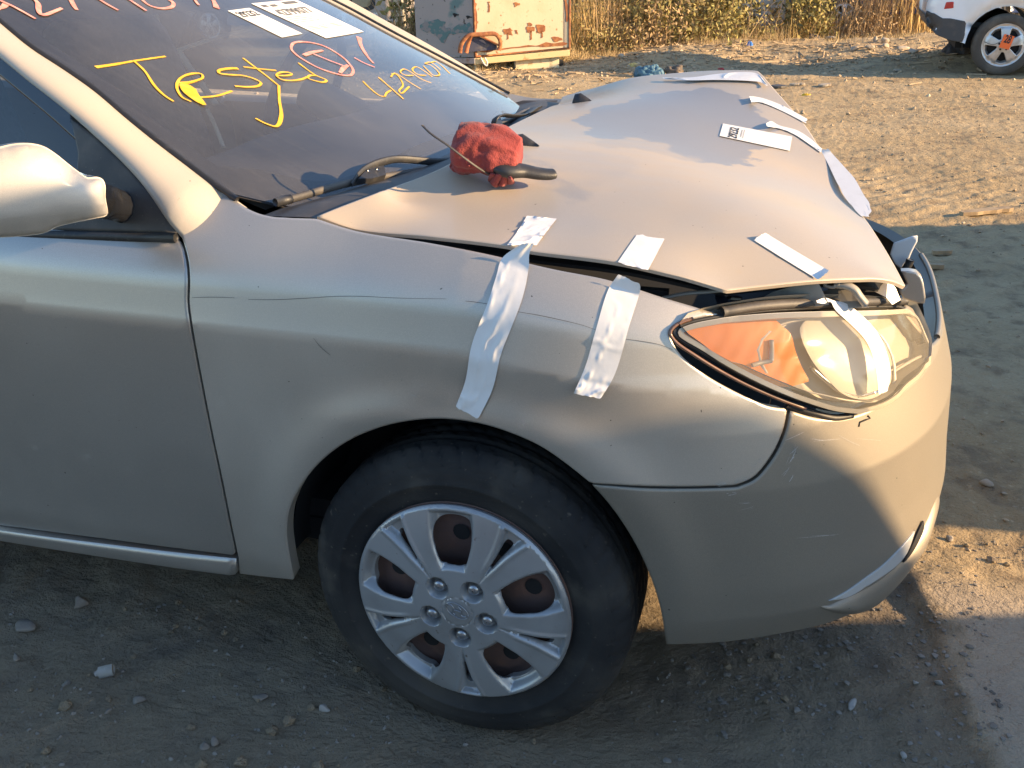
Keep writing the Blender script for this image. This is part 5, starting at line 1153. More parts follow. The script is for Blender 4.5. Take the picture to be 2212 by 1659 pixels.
vpanel(SUV, yS, 'bumper', [(-.885, .70), (-.80, .69), (-.70, .635), (-.62, .635), (-.44, .60), (-.435, .44), (-.45, .37), (-.58, .39), (-.74, .45), (-.84, .555), (-.88, .64)], dkpl, .008, h=.04)
mb = MB(); mb.grid(np.array([[[-.75-.0*t_, y, .45], [-.85, y, .55], [-.897, y, .68]] for t_ in (0,) for y in np.linspace(-SW/2+.10, SW/2-.10, 6)])); mb.build('rear_bumper_face', dkpl, SUV, True)
vpanel(SUV, yS, 'reflector', [(-.70, .735), (-.60, .745), (-.605, .815), (-.69, .81)], redl, .006, h=.03)
vpanel(SUV, yS, 'side_window', [(-.45, 1.08), (-.38, 1.5), (.3, 1.55), (1.2, 1.52), (1.75, 1.15), (1.6, 1.08)], winm, .004)
vpanel(SUV, yS, 'door', [(.50, .40), (.50, .75), (.35, 1.05), (1.30, 1.05), (1.30, .40)], white, .004, th=.01); vpanel(SUV, yS, 'door', [(1.32, .40), (1.32, 1.05), (2.0, 1.05), (2.1, .75), (2.1, .45)], white, .004, th=.01)
for s_ in (-1, 1):
    A_ = np.array([[(x_+.43*math.cos(a)), s_*(SW/2-.10-.3*t_), .34+.43*math.sin(a)] for x_ in (0,) for a in np.linspace(-.2, math.pi+.2, 20) for t_ in (0, 1)]).reshape(20, 2, 3); grid('arch_liner', A_, M['dark'], SUV)
    A_ = A_+np.array([2.63, 0, 0]); grid('arch_liner', A_, M['dark'], SUV)
    for x_ in (0, 2.63): wheel_simple(SUV, x_, s_, .34, dty, alu, y0=SW/2-.01, rr=.235)
MB().box((1.3, 0, .40), (3.6, 1.25, .22)).build('underbody', M['dark'], SUV)
# the orange tag wired to the hub
orange = mat('orange_tag', (.9, .16, .03), .6)
tg = empty('orange_tag', (gs[0]+.005, gs[1]-.035, .36), label='small orange tag wired to the rear wheel of the white car', category='tag')
b = MB(); b.box((.02, 0, .02), (.115, .004, .15), roty(.25)); b.build('tag_card', orange, tg)
b = MB(); V_, F_ = text_mesh('28', .03)
b.add([(roty(.25)@np.array([.02-.035+.07*x, 0, -.01+.09*z])+np.array([.0, -.004, .02])) for x, z in V_], F_); b.build('tag_number', M['ink'], tg)
tube('wire', crom([(-.22, 0, .02), (-.12, -.01, -.01), (-.03, 0, .03)], 4), .003, M['ink'], tg, n=5)
# unseen blockers added outside the frame for shade and dark reflections
gry = mat('dull_grey_paint', (.12, .125, .13), .45, coat=.3)

OA = empty('shade_blocker', (4.4, 0, 0), label='added unseen shade blocker outside the frame beyond the front bumper', category='trailer')  # added blocker, outline shaped to set the shade edge on car and ground
cs = resample(np.array([(-1.25, .40), (1.0, .40), (1.04, 1.0), (.90, 1.2), (.70, 1.47), (.58, 1.70), (.52, 1.80), (.45, 1.93), (.36, 1.97), (.33, 2.60), (-1.2, 2.66)]), .05, True)
xs = np.linspace(0, 2.6, 22); shell = np.array([[[x, y+.03*math.sin(5*x+3*z), z+.02*math.sin(4*x+5*y)*(z > .6)] for y, z in cs] for x in xs]); grid('blocker_shell', shell, gry, OA, closed_v=True, cap=True)
MB().box((1.4, -.1, .33), (3.4, 1.9, .12)).build('blocker_base', M['dark'], OA)
for s_ in (-1, 1): wheel_simple(OA, 1.4, s_, .30, dty, alu, y0=.95)
OB = empty('reflection_blocker', (-1.9, -4.6, 0), label='added unseen pickup shape behind the camera, darkening reflections in the beige car', category='car')  # added out of view so the lower car side reflects something dark
pk = [(-1.0, .5), (-1.05, .95), (.55, 1.0), (.62, 1.55), (.9, 1.72), (2.0, 1.70), (2.6, 1.15), (3.8, 1.05), (4.0, .6), (3.95, .4)]+arc(3.0, .38, .44, 0, math.pi)+arc(0, .38, .44, 0, math.pi)
vehicle(OB, pk, 1.85, 1.05, .3, gry); yP = _y(pk, 1.85, 1.05, .3)
for s_ in (-1, 1):
    for x_ in (0, 3.0): wheel_simple(OB, x_, s_, .38, dty, alu, y0=.92)
vpanel(OB, yP, 'side_window', [(.75, 1.12), (.95, 1.6), (1.9, 1.58), (2.4, 1.14)], winm, .004)
SKP = empty('band_shade_blocker', (5.0, 3.05, 0), .35, label='added unseen shade blocker outside the frame beyond the nose', category='shade blocker')  # added out of view to cast the shade band beyond the nose
b = MB(); b.grid(np.array([[[-1.2, -1.25, .12], [1.2, -1.25, .12], [1.2, 1.25, .12], [-1.2, 1.25, .12]], [[-1.25, -1.4, 1.3], [1.25, -1.4, 1.3], [1.25, 1.4, 1.3], [-1.25, 1.4, 1.3]], [[-1.20, -1.35, 1.3], [1.20, -1.35, 1.3], [1.20, 1.35, 1.3], [-1.20, 1.35, 1.3]], [[-1.1, -1.2, .2], [1.1, -1.2, .2], [1.1, 1.2, .2], [-1.1, 1.2, .2]]]), cv=True, cap=True); b.build('shell', gry, SKP)
for y_ in (-1, -.35, .35, 1): b = MB(); b.box((-1.26, y_, .7), (.06, .08, 1.1)); b.build('rib', gry, SKP)

# ================================================================ rusty box body on a trailer frame
ZP = zm
BA = lambda *p: zm(1300, 0, 2.212, p); BB = lambda *p: zm(2300, 0, 2.212, p); BC = lambda *p: zm(3300, 0, 3.0219, p)
c0 = on_z(BA((1275, 625))[0], 0.); c1 = on_z((1229, 147), 0.); c1 = c0+(c1-c0)*np.array([1, 1, 0])
dr = (c1-c0)/np.linalg.norm(c1-c0); nr = np.array([dr[1], -dr[0], 0]); dl = -nr*1.0
c2 = on_z((903, 152), 0.); el_ = (c2-c0)*[1, 1, 0]; nl = np.array([-el_[1], el_[0], 0.])/np.linalg.norm(el_); nl = nl*np.sign(nl@(CAM-c0))
def on_pl(p, o, n): v = ray(p); t = ((o-CAM)@n)/(v@n); return CAM+t*v
creamy = mat('cream_box_paint', (.56, .46, .30), .6, noise=[(2.2, (.48, .37, .22), .4, .7), (14, (.30, .13, .05), .64, .72), (55, (.20, .09, .04), .70, .76)], bump=(30, .15, .01))
rusty = mat('rust_brown', (.22, .075, .03), .85, noise=(20, (.36, .15, .05), .4, .7))
greyl = mat('weathered_grey_side', (.28, .255, .24), .7, noise=[(2.5, (.10, .17, .17), .54, .62), (16, (.06, .05, .045), .62, .70)], bump=(30, .2, .01))
TR = empty('box_trailer', tuple(c0), label='rusty cream box trailer on a low frame', category='trailer')
def world_to(root): return np.array(root.location)
o0 = np.zeros(3); Lr = np.linalg.norm(c1-c0); Ll = 1.9
zd = float(on_pl(BA((1250, 500))[0], c0, nr)[2]); Hh = 1.9
up_ = np.array([0, 0, 1.])
def quadbox(a, b, z0, z1, inn, th):  # wall from a to b (local), thickness inward
    return np.array([a+up_*z0, b+up_*z0, b+up_*z1, a+up_*z1, a+up_*z0+inn*th, b+up_*z0+inn*th, b+up_*z1+inn*th, a+up_*z1+inn*th]), [[0, 1, 2, 3], [7, 6, 5, 4], [0, 4, 5, 1], [1, 5, 6, 2], [2, 6, 7, 3], [3, 7, 4, 0]]
tilt = .035*Lr
def rising(V):  # the frame climbs slightly to the right
    V = np.array(V); V[:, 2] += .05*(V@dr); return V
b = MB(); V, F = quadbox(o0, dr*Lr, zd, zd+Hh, -nr, .04); b.add(rising(V), F); b.build('side_wall', creamy, TR)
b = MB(); V, F = quadbox(el_*1.0, el_*.03/np.linalg.norm(el_), zd, zd+Hh, -nl, .04); b.add(V, F); b.build('end_wall', greyl, TR)
b = MB(); V, F = quadbox(-nr*Ll, dr*0-nr*Ll+dr*Lr, zd, zd+Hh, nr, .04); b.add(rising(V), F); b.build('side_wall', greyl, TR)
b = MB(); V, F = quadbox(dr*(Lr-.045), dr*(Lr-.045)-nr*Ll, zd, zd+Hh, -dr, .04); b.add(rising(V), F); b.build('end_wall', greyl, TR)
b = MB(); V, F = quadbox(-nr*.0, dr*Lr, zd+Hh, zd+Hh+.04, -nr, Ll); b.add(rising(V), F); b.build('roof', creamy, TR)
b = MB(); V, F = quadbox(nr*.03-dr*.03, dr*Lr+nr*.03, zd-.09, zd-.01, -nr, .08); b.add(rising(V), F); bevel(b.build('frame_rail', mat('yellowed_rail', (.58, .44, .22), .6, noise=[(6, (.40, .18, .06), .55, .68)]), TR), .008)
b = MB(); V, F = quadbox(el_*1.0, o0, zd-.08, zd-.01, nl, .05); b.add(V, F); bevel(b.build('frame_rail', mat('grey_rail', (.30, .26, .24), .7, noise=(9, (.2, .1, .06), .5, .7)), TR), .008)
cre = mat('cream_block', (.62, .52, .34), .7, noise=(10, (.42, .25, .1), .52, .7))
for x_, w_, ht in ((.0, .07, .0), (.95, .16, 0), (1.22, .36, 0), (1.75, .14, 0)):
    b = MB(); b.box(dr*(x_*Lr/2.2+w_/2)-nr*.12+up_*(zd-.1+.05*x_)/2, (w_, .10, zd-.1+.05*x_), np.stack([dr, -nr, up_], 1)); bevel(b.build('support_block', cre, TR), .006)
b = MB(); b.box(dr*.55*Lr-nr*.9+up_*(zd*.5-.05), (Lr*.9, 1.2, zd-.12), np.stack([dr, -nr, up_], 1)); b.build('undercarriage', M['dark'], TR)
b = MB(); b.box(dr*.42-nr*.1+up_*.13, (.10, .01, .04), np.stack([dr, -nr, up_], 1)); b.build('marker_plate', cre, TR)
tube('drip_edge', rising([dr*-.005+nr*.004+up_*(zd+.0), dr*-.005+nr*.004+up_*(zd+Hh)]), .016, rusty, TR, n=6); tube('drip_edge', rising([dr*(Lr+.004)+nr*.004+up_*zd, dr*(Lr+.004)+nr*.004+up_*(zd+Hh)]), .014, rusty, TR, n=6)
tube('drip_edge', rising([nr*.012+up_*(zd+.012), nr*.012+dr*Lr+up_*(zd+.012)]), .012, rusty, TR, n=6)
def stain(pts, nm='rust_patch', m=None, pl=(c0, nr), o=.006):
    q = [on_pl(p, *pl)-c0 for p in pts]; n = pl[1]; d = np.cross(up_, n); P2 = np.array([(v@d, v[2]) for v in q]); base = (q[0]@n)
    P2 = crom(P2, 4, True); P2 = P2+.010*np.random.default_rng(len(P2)).normal(0, 1, P2.shape)
    panel(nm, lambda a, z: d*np.asarray(a)[..., None]+up_*np.asarray(z)[..., None]+n*(base+o), P2, m or rusty, TR, h=.05, th=.004, bev=0)
stain(BA((1510, 262), (1570, 245), (1590, 265), (1580, 290), (1515, 285))); stain(BA((1610, 268), (1632, 268), (1628, 292), (1616, 290)))
stain(BA((1710, 240), (1780, 235), (1782, 268), (1750, 275), (1712, 270))); stain(BA((1798, 222), (1870, 220), (1872, 272), (1840, 280), (1800, 265)))
stain(BA((1720, 205), (1765, 210), (1750, 228), (1715, 225))); stain(BA((1255, 285), (1330, 275), (1440, 290), (1500, 320), (1420, 300), (1300, 300)))
for q in ([(1262, 445), (1500, 430), (1800, 405), (2060, 385), (2062, 372), (1800, 392), (1500, 416), (1262, 428)], [(1540, 292), (1552, 292), (1548, 345), (1541, 340)], [(1740, 275), (1755, 275), (1750, 350), (1742, 345)], [(1835, 278), (1850, 278), (1846, 330), (1838, 330)], [(2040, 0), (2062, 0), (2066, 200), (2052, 120)], [(1375, 20), (1390, 25), (1385, 110), (1376, 80)], [(1258, 20), (1275, 60), (1270, 270), (1256, 270)], [(1600, 30), (1640, 20), (1650, 45), (1610, 60)], [(1930, 330), (2000, 320), (2020, 350), (1960, 365)]): stain(BA(*q))
teal = mat('faded_teal_paint', (.075, .15, .15), .7, noise=(14, (.20, .185, .18), .48, .58))
stain(BA((790, 215), (850, 195), (940, 170), (1000, 190), (990, 240), (1060, 250), (1130, 210), (1230, 220), (1235, 280), (1120, 290), (1040, 300), (990, 370), (930, 320), (860, 280), (800, 270)), 'paint_patch', teal, (c0, nl), .006)
stain(BA((1070, 125), (1110, 118), (1120, 135), (1085, 148)), 'rust_patch', M['dark'], (c0, nl)); stain(BA((1185, 145), (1230, 140), (1235, 155), (1195, 160)), 'rust_patch', M['dark'], (c0, nl)); stain(BA((1265, 370), (1300, 330), (1310, 420), (1275, 430)), 'rust_patch', rusty)
# rusty door shell leaning on the trailer
dsh = empty('rusty_door_shell', tuple(c0), label='rust red car door shell leaning on the trailer corner', category='car door')
po_ = c0+nr*.10
def sh(p): return on_pl(p, po_, nr)-c0
fr = resample(crom([sh(p) for p in BA((1130, 462), (1140, 390), (1180, 330), (1225, 305), (1330, 300), (1440, 297), (1478, 345), (1482, 400), (1470, 440))], 5), .03)
tube('door_frame', fr, .022, rusty, dsh, n=8, flat=(1, 1.4)); tube('door_frame', [sh(p) for p in BA((1185, 460), (1200, 390), (1225, 312))], .028, mat('rust_orange', (.45, .16, .05), .8, noise=(14, (.28, .09, .04), .4, .7)), dsh, n=8)
tube('door_frame', [sh(p) for p in BA((1310, 310), (1380, 350), (1470, 395))], .015, rusty, dsh, n=6)
pp = [sh(p) for p in BA((1205, 455), (1225, 330), (1300, 318), (1460, 400), (1465, 435))]; b = MB(); b.add([q-nr*.05 for q in pp]+[q-nr*.09 for q in pp], [[0, 1, 2, 3, 4], [9, 8, 7, 6, 5]]+[[i, i+5, (i+1) % 5+5, (i+1) % 5] for i in range(5)]); b.build('inner_skin', mat('navy_door_skin', (.035, .04, .075), .6, noise=(8, (.10, .09, .09), .5, .7)), dsh)
wh = mat('cream_plastic', (.70, .62, .42), .6)
for i, (x0, y0, x1, y1) in enumerate(((822, 295, 858, 405), (858, 350, 888, 420))):
    a = on_z(BA(((x0+x1)/2, 470))[0], 0.); d_ = np.linalg.norm(a-CAM); s_ = d_/FPX*K/2.212; hgt = (470-y0)*s_*1.02
    b = MB(); b.box((0, 0, hgt/2), ((x1-x0)*s_, .08, hgt)); o = b.build('marker_post', wh, None, label=('taller cream post standing behind the windscreen pillar by the trailer', 'shorter cream post beside the taller one by the trailer')[i], category='post', group='cream posts by the trailer'); o.location = tuple(a*[1, 1, 0]); bevel(o, .008)
# hook hanging from the frame
hk = [on_pl(p, c0+nr*.06, nr) for p in BA((1310, 500), (1340, 555), (1362, 572), (1368, 545), (1345, 500))]
tube('tow_hook', crom(hk, 5), .012, mat('hook_steel', (.55, .52, .48), .5), None, n=6, label='curved steel hook hanging under the trailer frame corner', category='hook')
# grey van at the top left
VN = empty('grey_van', (0, 0, 0), label='old grey van with a dark window and number 2780 behind the windscreen', category='van')
yv = 15.2; e0 = on_y(BA((545, 200))[0], yv); VN.location = (float(e0[0]), yv+.95, 0)
vg = mat('van_grey', (.36, .31, .27), .55, noise=[(4, (.28, .24, .21), .4, .7), (25, (.16, .11, .08), .66, .74)])
vp = [(-4.6, .35), (-4.7, .9), (-4.3, 1.15), (-3.7, 1.9), (-3.3, 2.05), (-.1, 2.05), (0, 1.9), (.02, .4)]+[(-.5, .35)]+arc(-.95, .35, .4, 0, math.pi)+arc(-3.75, .35, .4, 0, math.pi)
vehicle(VN, vp, 1.9, 1.2, .08, vg); yV = _y(vp, 1.9, 1.2, .08)
vl = lambda pts: [(on_y(p, yv)[0]-e0[0], on_y(p, yv)[2]) for p in pts]
def vquad(nm, pts, m, o=.008, th=.01): q = vl(pts); panel(nm, lambda a, z: np.stack([np.asarray(a, float), -.95-o+0*np.asarray(z), np.asarray(z, float)], -1), q, m, VN, h=.08, th=th, bev=.003, inset=.01)
q_ = vl(BA((165, -60), (172, 95), (190, 105), (370, 85), (388, 60), (388, -60))); 
vquad('window_gasket', BA((165, -160), (165, 85), (185, 105), (370, 88), (392, 60), (392, -160)), M['rubber'], .006); vquad('window', BA((190, -150), (195, 70), (215, 78), (345, 58), (355, 40), (355, -150)), mat('dusty_pane', (.26, .23, .15), .3, coat=.4), .014)
vquad('tail_light', BA((283, 112), (318, 108), (322, 132), (288, 136)), redl, .02, .02)
V_, F_ = text_mesh('2780', .02); b = MB(); tl = vl(BA((345, 112), (415, 100), (350, 165))); b.add([(tl[0][0]+(tl[1][0]-tl[0][0])*x+.0, -.966, tl[2][1]+(tl[0][1]-tl[2][1])*y+.01*x) for x, y in V_], F_); b.build('painted_number', mat('white_marker', (.8, .78, .74), .6), VN)
for x_ in (-.95, -3.75): wheel_simple(VN, x_, -1, .35, dty, alu, y0=.93)
clo = np.array([[on_y(p, yv-.15)+np.array([0, .05*math.sin(i*1.3+j), 0]) for i, p in enumerate(zip(np.linspace(*xr, 9), [y_]*9))] for j, (xr, y_) in enumerate((((848, 868), -40), ((848, 870), 0), ((850, 874), 25), ((852, 877), 45), ((858, 876), 55), ((866, 874), 72)))])
o = grid('hanging_sheet', clo, mat('cream_cloth', (.62, .54, .40), .9), None, label='pale torn sheet hanging at the end of the grey van', category='sheet'); o.modifiers.new('s', 'SOLIDIFY').thickness = .02
# ================================================================ plants and rubble along the edge of the yard
def blades(base, h, lean, w, seed, seg=4, curl=.3):
    r = np.random.default_rng(seed); n = len(base); h = h*(.25+.95*r.random(n)**1.3); a = r.random(n)*2*np.pi
    dx = np.stack([np.cos(a), np.sin(a)], 1); ln = lean*r.random(n)**1.2; o = r.random(n)*np.pi; wd = np.stack([np.cos(o), np.sin(o)], 1)*w
    t = np.linspace(0, 1, seg+1); V = np.zeros((n, seg+1, 2, 3))
    for i, q in enumerate(t):
        k = (ln*(q+curl*q*q))[:, None]*h[:, None]; c = base[:, :2]+dx*k; z = h*q*(1-.35*ln*q)
        ww = wd*(1-.85*q)
        for j, s in enumerate((-1, 1)): V[:, i, j, :2] = c+s*ww/2; V[:, i, j, 2] = base[:, 2]+z
    I = np.arange(n*(seg+1)*2).reshape(n, seg+1, 2); F = np.stack([I[:, :-1, 0], I[:, :-1, 1], I[:, 1:, 1], I[:, 1:, 0]], -1).reshape(-1, 4)
    return V.reshape(-1, 3), F
def leaves(cent, size, seed):
    r = np.random.default_rng(seed); n = len(cent); d = r.normal(size=(n, 3)); d /= np.linalg.norm(d, axis=1)[:, None]; e = np.cross(d, r.normal(size=(n, 3))); e /= np.linalg.norm(e, axis=1)[:, None]
    s = (size*(.5+r.random(n)))[:, None]; V = np.stack([cent-d*s, cent+e*s*.42, cent+d*s, cent-e*s*.42], 1); return V.reshape(-1, 3), np.arange(4*n).reshape(n, 4)
def leafmat(nm, c1_, c2_, sc_=9):
    m = mat(nm, c1_, .75, noise=(sc_, c2_, .4, .65)); b = m.node_tree.nodes['Principled BSDF']; return m
G_gold = leafmat('dry_gold_grass', (.50, .34, .12), (.36, .23, .09)); G_brown = leafmat('dry_brown_stalks', (.30, .20, .10), (.42, .28, .14)); G_olive = leafmat('olive_leaves', (.19, .16, .05), (.34, .235, .09)); G_dark = leafmat('dark_leaves', (.07, .07, .025), (.13, .11, .04)); G_dark2 = leafmat('dark_brown_weeds', (.085, .065, .035), (.14, .10, .05)); G_straw = leafmat('straw', (.52, .38, .18), (.36, .25, .12)); G_yel = leafmat('yellow_green_leaves', (.34, .28, .08), (.18, .155, .05))
TW = mat('twig_bark', (.17, .12, .075), .9)
def gpt(x, y): return on_z((x, y), 0.)
def clump(name, px0, px1, n, hgt, m, label, seed, cat, group, w=.012, lean=.35, depth=.9):
    a, b_ = gpt(*px0), gpt(*px1); r = np.random.default_rng(seed); t = r.random(n); kk = r.random(max(5, n//70)); t = np.where(r.random(n) < .75, np.clip(kk[r.integers(len(kk), size=n)]+r.normal(0, .035, n), -.05, 1.05), t); lean = lean*1.7; P = a+(b_-a)*t[:, None]; P[:, :2] += r.normal(0, depth*.35, (n, 2))*[.4, 1]; P[:, 2] = 0
    c = (a+b_)/2; P -= c*[1, 1, 0]; V, F = blades(P, hgt, lean, w, seed); o = obj(name, V, F, m, None, False, label=label, category=cat, group=group, kind='thing'); o.location = tuple(c*[1, 1, 0]); return o
def shrub(px, width, hgt, ml, label, seed, nst=70, nl=1400, leaf=.042, group='scrub bushes behind the yard'):
    c = gpt(*px); r = np.random.default_rng(seed); root = empty('scrub_bush', tuple(c*[1, 1, 0]), label=label, category='bush', group=group)
    base = np.zeros((nst, 3)); base[:, :2] = r.normal(0, width*.22, (nst, 2)); base = base[:nst//3]; V, F = blades(base, hgt, .8, .014, seed, 5, .1); nl = int(nl*2.2); V2, F2 = blades(r.normal(0, 1, (130, 3))*[width*.4, width*.4, 0], hgt*.75, 1.0, .007, seed+50, 4, .1); obj('twigs', V2, F2, G_brown if seed % 2 else TW, root, False, kind='stuff'); obj('stems', V, F, TW if seed % 2 else G_brown, root, False, kind='stuff')
    cl = np.c_[r.normal(0, width*.30, (nl//22, 2)), hgt*r.random(nl//22)**1.4*.95]; ce = np.repeat(cl, 22, 0)+r.normal(0, .085, (len(cl)*22, 3)); ce[:, 2] = np.abs(ce[:, 2]); V, F = leaves(ce, leaf, seed); obj('foliage', V, F, ml, root, False, kind='stuff'); return root
clump('dry_grass_clump', (1234, 116), (1300, 112), 420, 1.0, G_gold, 'tall gold reed clump growing at the right end of the trailer', 101, 'dry grass', 'tall dry grass clumps', .012, .22, .8)
clump('dry_grass_clump', (1290, 112), (1380, 102), 300, 1.1, G_brown, 'tall brown stalks between the gold reeds and the leafy bushes', 102, 'dry grass', 'tall dry grass clumps', .015, .3, 1.2)
clump('dry_grass_clump', (1840, 72), (1915, 66), 1300, 1.2, G_brown, 'feathery brown grass left of the gold grass near the white car', 103, 'dry grass', 'tall dry grass clumps', .012, .3, 1.5)
clump('dry_grass_clump', (1905, 68), (2000, 62), 2200, 1.9, G_gold, 'dense tall gold grass behind the white car bumper', 104, 'dry grass', 'tall dry grass clumps', .016, .2, 1.4)
clump('dry_grass_clump', (1700, 84), (1800, 74), 700, .55, G_gold, 'low bent gold grass under the blue car wreck', 105, 'dry grass', 'tall dry grass clumps', .012, .8, .8)
clump('dry_grass_clump', (1045, 150), (1240, 132), 2600, .20, G_straw, 'short straw tufts along the foot of the trailer', 106, 'dry grass', 'tall dry grass clumps', .008, .8, .5)
clump('dry_grass_clump', (1500, 108), (1690, 92), 900, .28, G_straw, 'short straw tufts in front of the grey tarp', 107, 'dry grass', 'tall dry grass clumps', .008, .8, .7)
clump('dry_grass_clump', (885, 140), (935, 135), 400, 1.3, G_brown, 'brown weeds between the grey van and the trailer', 108, 'dry grass', 'tall dry grass clumps', .014, .35, .8)
shrub((905, 132), .9, 1.1, G_yel, 'yellow green bush between the grey van and the trailer', 201, 30, 500, .05)
shrub((1300, 118), .8, .55, G_olive, 'low olive weed at the foot of the tall reeds', 211, 40, 500, .03)
shrub((1410, 112), 1.0, .7, G_brown, 'low brown thorny weed in front of the bushes', 212, 60, 420, .03)
shrub((1545, 100), .9, .6, G_yel, 'low yellowing weed left of the grey tarp peak', 213, 40, 500, .03)
shrub((1880, 76), .9, .6, G_brown, 'low brown weed right of the blue car wreck', 214, 60, 300, .03)
shrub((1345, 104), 1.5, 1.6, G_olive, 'olive bush just right of the tall reeds', 202)
shrub((1425, 100), 1.7, 1.7, G_yel, 'yellow green bush with a bare forked branch in it', 203, 90, 1700)
shrub((1500, 96), 1.7, 1.6, G_olive, 'olive bush left of the grey tarp', 204, 90, 1700)
shrub((1560, 92), 1.0, 1.2, G_yel, 'bush with mixed leaves directly behind the grey tarp', 205, 70, 1000)
shrub((1738, 80), .7, 1.2, G_yel, 'leafy green bush between the white board and the blue car', 206, 80, 1300)
shrub((1660, 78), 1.2, 1.0, G_brown, 'thin twiggy bush in front of the white board', 207, 60, 50)
shrub((1380, 84), 2.2, 2.2, G_dark, 'dark bush at the back behind the brown stalks', 208, 90, 1800, .05)
shrub((1510, 80), 2.4, 2.2, G_dark, 'dark bush at the back above the grey tarp', 209, 90, 1800, .05)
shrub((1860, 56), 2.2, 1.6, G_olive, 'olive bush at the back beside the blue car', 210, 90, 1400, .05)
tr_ = gpt(1480, 98); bw = crom([tr_, tr_+[.05, 0, .35], tr_+[.22, .05, .75], tr_+[.30, .1, 1.4], tr_+[.5, .1, 2.1]], 5)
BT = empty('bare_tree', tuple(tr_*[1, 1, 0]), label='thin bare sapling with a pale bent trunk among the bushes', category='tree')
tube('trunk', bw-tr_, np.linspace(.04, .015, len(bw)), mat('pale_bark', (.36, .26, .15), .85), BT, n=7)
for k in range(5):
    p0 = bw[6+2*k]-tr_; tube('branch', crom([p0, p0+[(-1)**k*.18, .05, .25], p0+[(-1)**k*.30, .08, .6]], 4), np.linspace(.014, .004, 9), TW, BT, n=5)
# far thicket closing the view
r = np.random.default_rng(5); n = 9000; ctr_ = np.stack([r.uniform(-16, 22, 420), r.uniform(25, 34, 420), r.gamma(2., .8, 420)], 1); ce = np.repeat(ctr_, n//420, 0)+r.normal(0, .55, (n//420*420, 3)); ce[:, 2] = np.abs(ce[:, 2]); V, F = leaves(ce, .16, 5)
obj('thicket', V, F, G_dark, None, False, kind='stuff', label='dark scrub thicket closing off the yard', category='thicket')
n = 9000; P = np.zeros((n, 3)); P[:, 0] = r.uniform(-14, 18, n); P[:, 1] = r.uniform(20.5, 28, n); V, F = blades(P, .8, .5, .02, 6); obj('weeds', V, F, G_dark2, None, False, kind='stuff', label='dry weeds behind the bushes', category='weeds')
n = 14000; P = np.zeros((n, 3)); P[:, 0] = r.uniform(-6, 4.5, n); P[:, 1] = np.interp(P[:, 0], [-6, -3.4, -2, 0, 2, 5], [12.5, 12.6, 13.6, 15.3, 17, 18])+np.abs(r.normal(0, 1.3, n)); P = P[fbm(P[:, 0]*.9, P[:, 1]*.9, 3, 3)+r.normal(0, .1, n) > -.02]; V, F = blades(P, .13, 1.1, .008, 8, 3); obj('dry_ground_cover', V, F, G_straw, None, False, kind='stuff', label='low dry straw over the yard edge', category='ground cover')
# white board, blue car, grey tarp in the brush
a = gpt(1645, 64); b = MB(); b.box((0, 0, .8), (1.0, .05, 1.6), rotx(-.03)); o = b.build('white_board', mat('white_sheet', (.78, .74, .64), .6, noise=(5, (.6, .5, .36), .45, .7)), None, label='sunlit white panel standing in the brush', category='panel'); o.location = tuple(a*[1, 1, 0]); bevel(o)
BL = empty('blue_car', tuple(gpt(1795, 66)*[1, 1, 0]+[0, 0, 0]), label='dark blue wrecked car half hidden in the dry grass', category='car')
bp = [(-.75, .35), (-.85, .6), (-.8, .95), (-.4, 1.02), (.2, 1.42), (1.5, 1.45), (2.2, 1.0), (3.2, .9), (3.4, .6), (3.3, .32)]+arc(2.6, .32, .36, 0, math.pi, 10)+arc(0, .32, .36, 0, math.pi, 10)
blm = mat('navy_paint', (.03, .05, .12), .35, coat=.4, noise=(5, (.10, .10, .12), .5, .75)); vehicle(BL, bp, 1.75, .95, .3, blm); yB = _y(bp, 1.75, .95, .3)
BL.rotation_euler = (0, 0, .25); vpanel(BL, yB, 'tail_light', [(-.83, .72), (-.62, .74), (-.62, .88), (-.80, .88)], redl, .008, h=.05); vpanel(BL, yB, 'side_window', [(-.2, 1.02), (.3, 1.36), (1.4, 1.38), (1.95, 1.02)], winm, .004)
for x_ in (0, 2.6): wheel_simple(BL, x_, -1, .31, dty, alu, y0=.86)
# rear of a red and white thing at the far right edge of the brush
a = gpt(1640, 78); s_ = np.linalg.norm(a-CAM)/FPX*K/2.212
tp = np.array([[[(-165+330*u_)*s_, .25*v_, max(0, (135*(1-abs(u_-.46)/.52)**1.2)*s_*(1-.65*v_**2))+.01*math.sin(9*u_+5*v_)] for v_ in np.linspace(-1, 1, 9)] for u_ in np.linspace(0, 1, 15)])
o = grid('tarp', tp, mat('grey_tarp', (.27, .25, .22), .8, bump=(20, .3, .02)), None, label='grey tarp peaked over something at the foot of the bushes', category='tarp'); o.location = (a[0], a[1], float(gz(a[0], a[1])))
def rockmesh(seed, sub=2, flat=(1, 1, .6), rough=.25):
    bm = bmesh.new(); bmesh.ops.create_icosphere(bm, subdivisions=sub, radius=1); V = np.array([v.co[:] for v in bm.verts]); F = np.array([[v.index for v in f.verts] for f in bm.faces]); bm.free()
    r = np.random.default_rng(seed); q = V.copy()
    for k in range(9):                                   # chop flat facets
        d = r.normal(size=3); d /= np.linalg.norm(d); lim = .38+.3*r.random(); e = q@d; q = q-np.maximum(e-lim, 0)[:, None]*d
    q = q*(1+rough*fbm(V[:, 0]*1.3+seed, V[:, 1]*1.3+V[:, 2], 3, seed))[:, None]; return q*np.array(flat), F
conc = mat('broken_concrete', (.36, .31, .24), .9, noise=(12, (.26, .21, .16), .4, .7), bump=(60, .4, .01)); stone = mat('dirt_stone', (.17, .145, .12), .9, noise=(30, (.235, .205, .17), .45, .7), bump=(150, .3, .004)); pale = mat('pale_stone', (.30, .28, .255), .8, noise=(40, (.21, .195, .175), .5, .7), bump=(150, .25, .003))
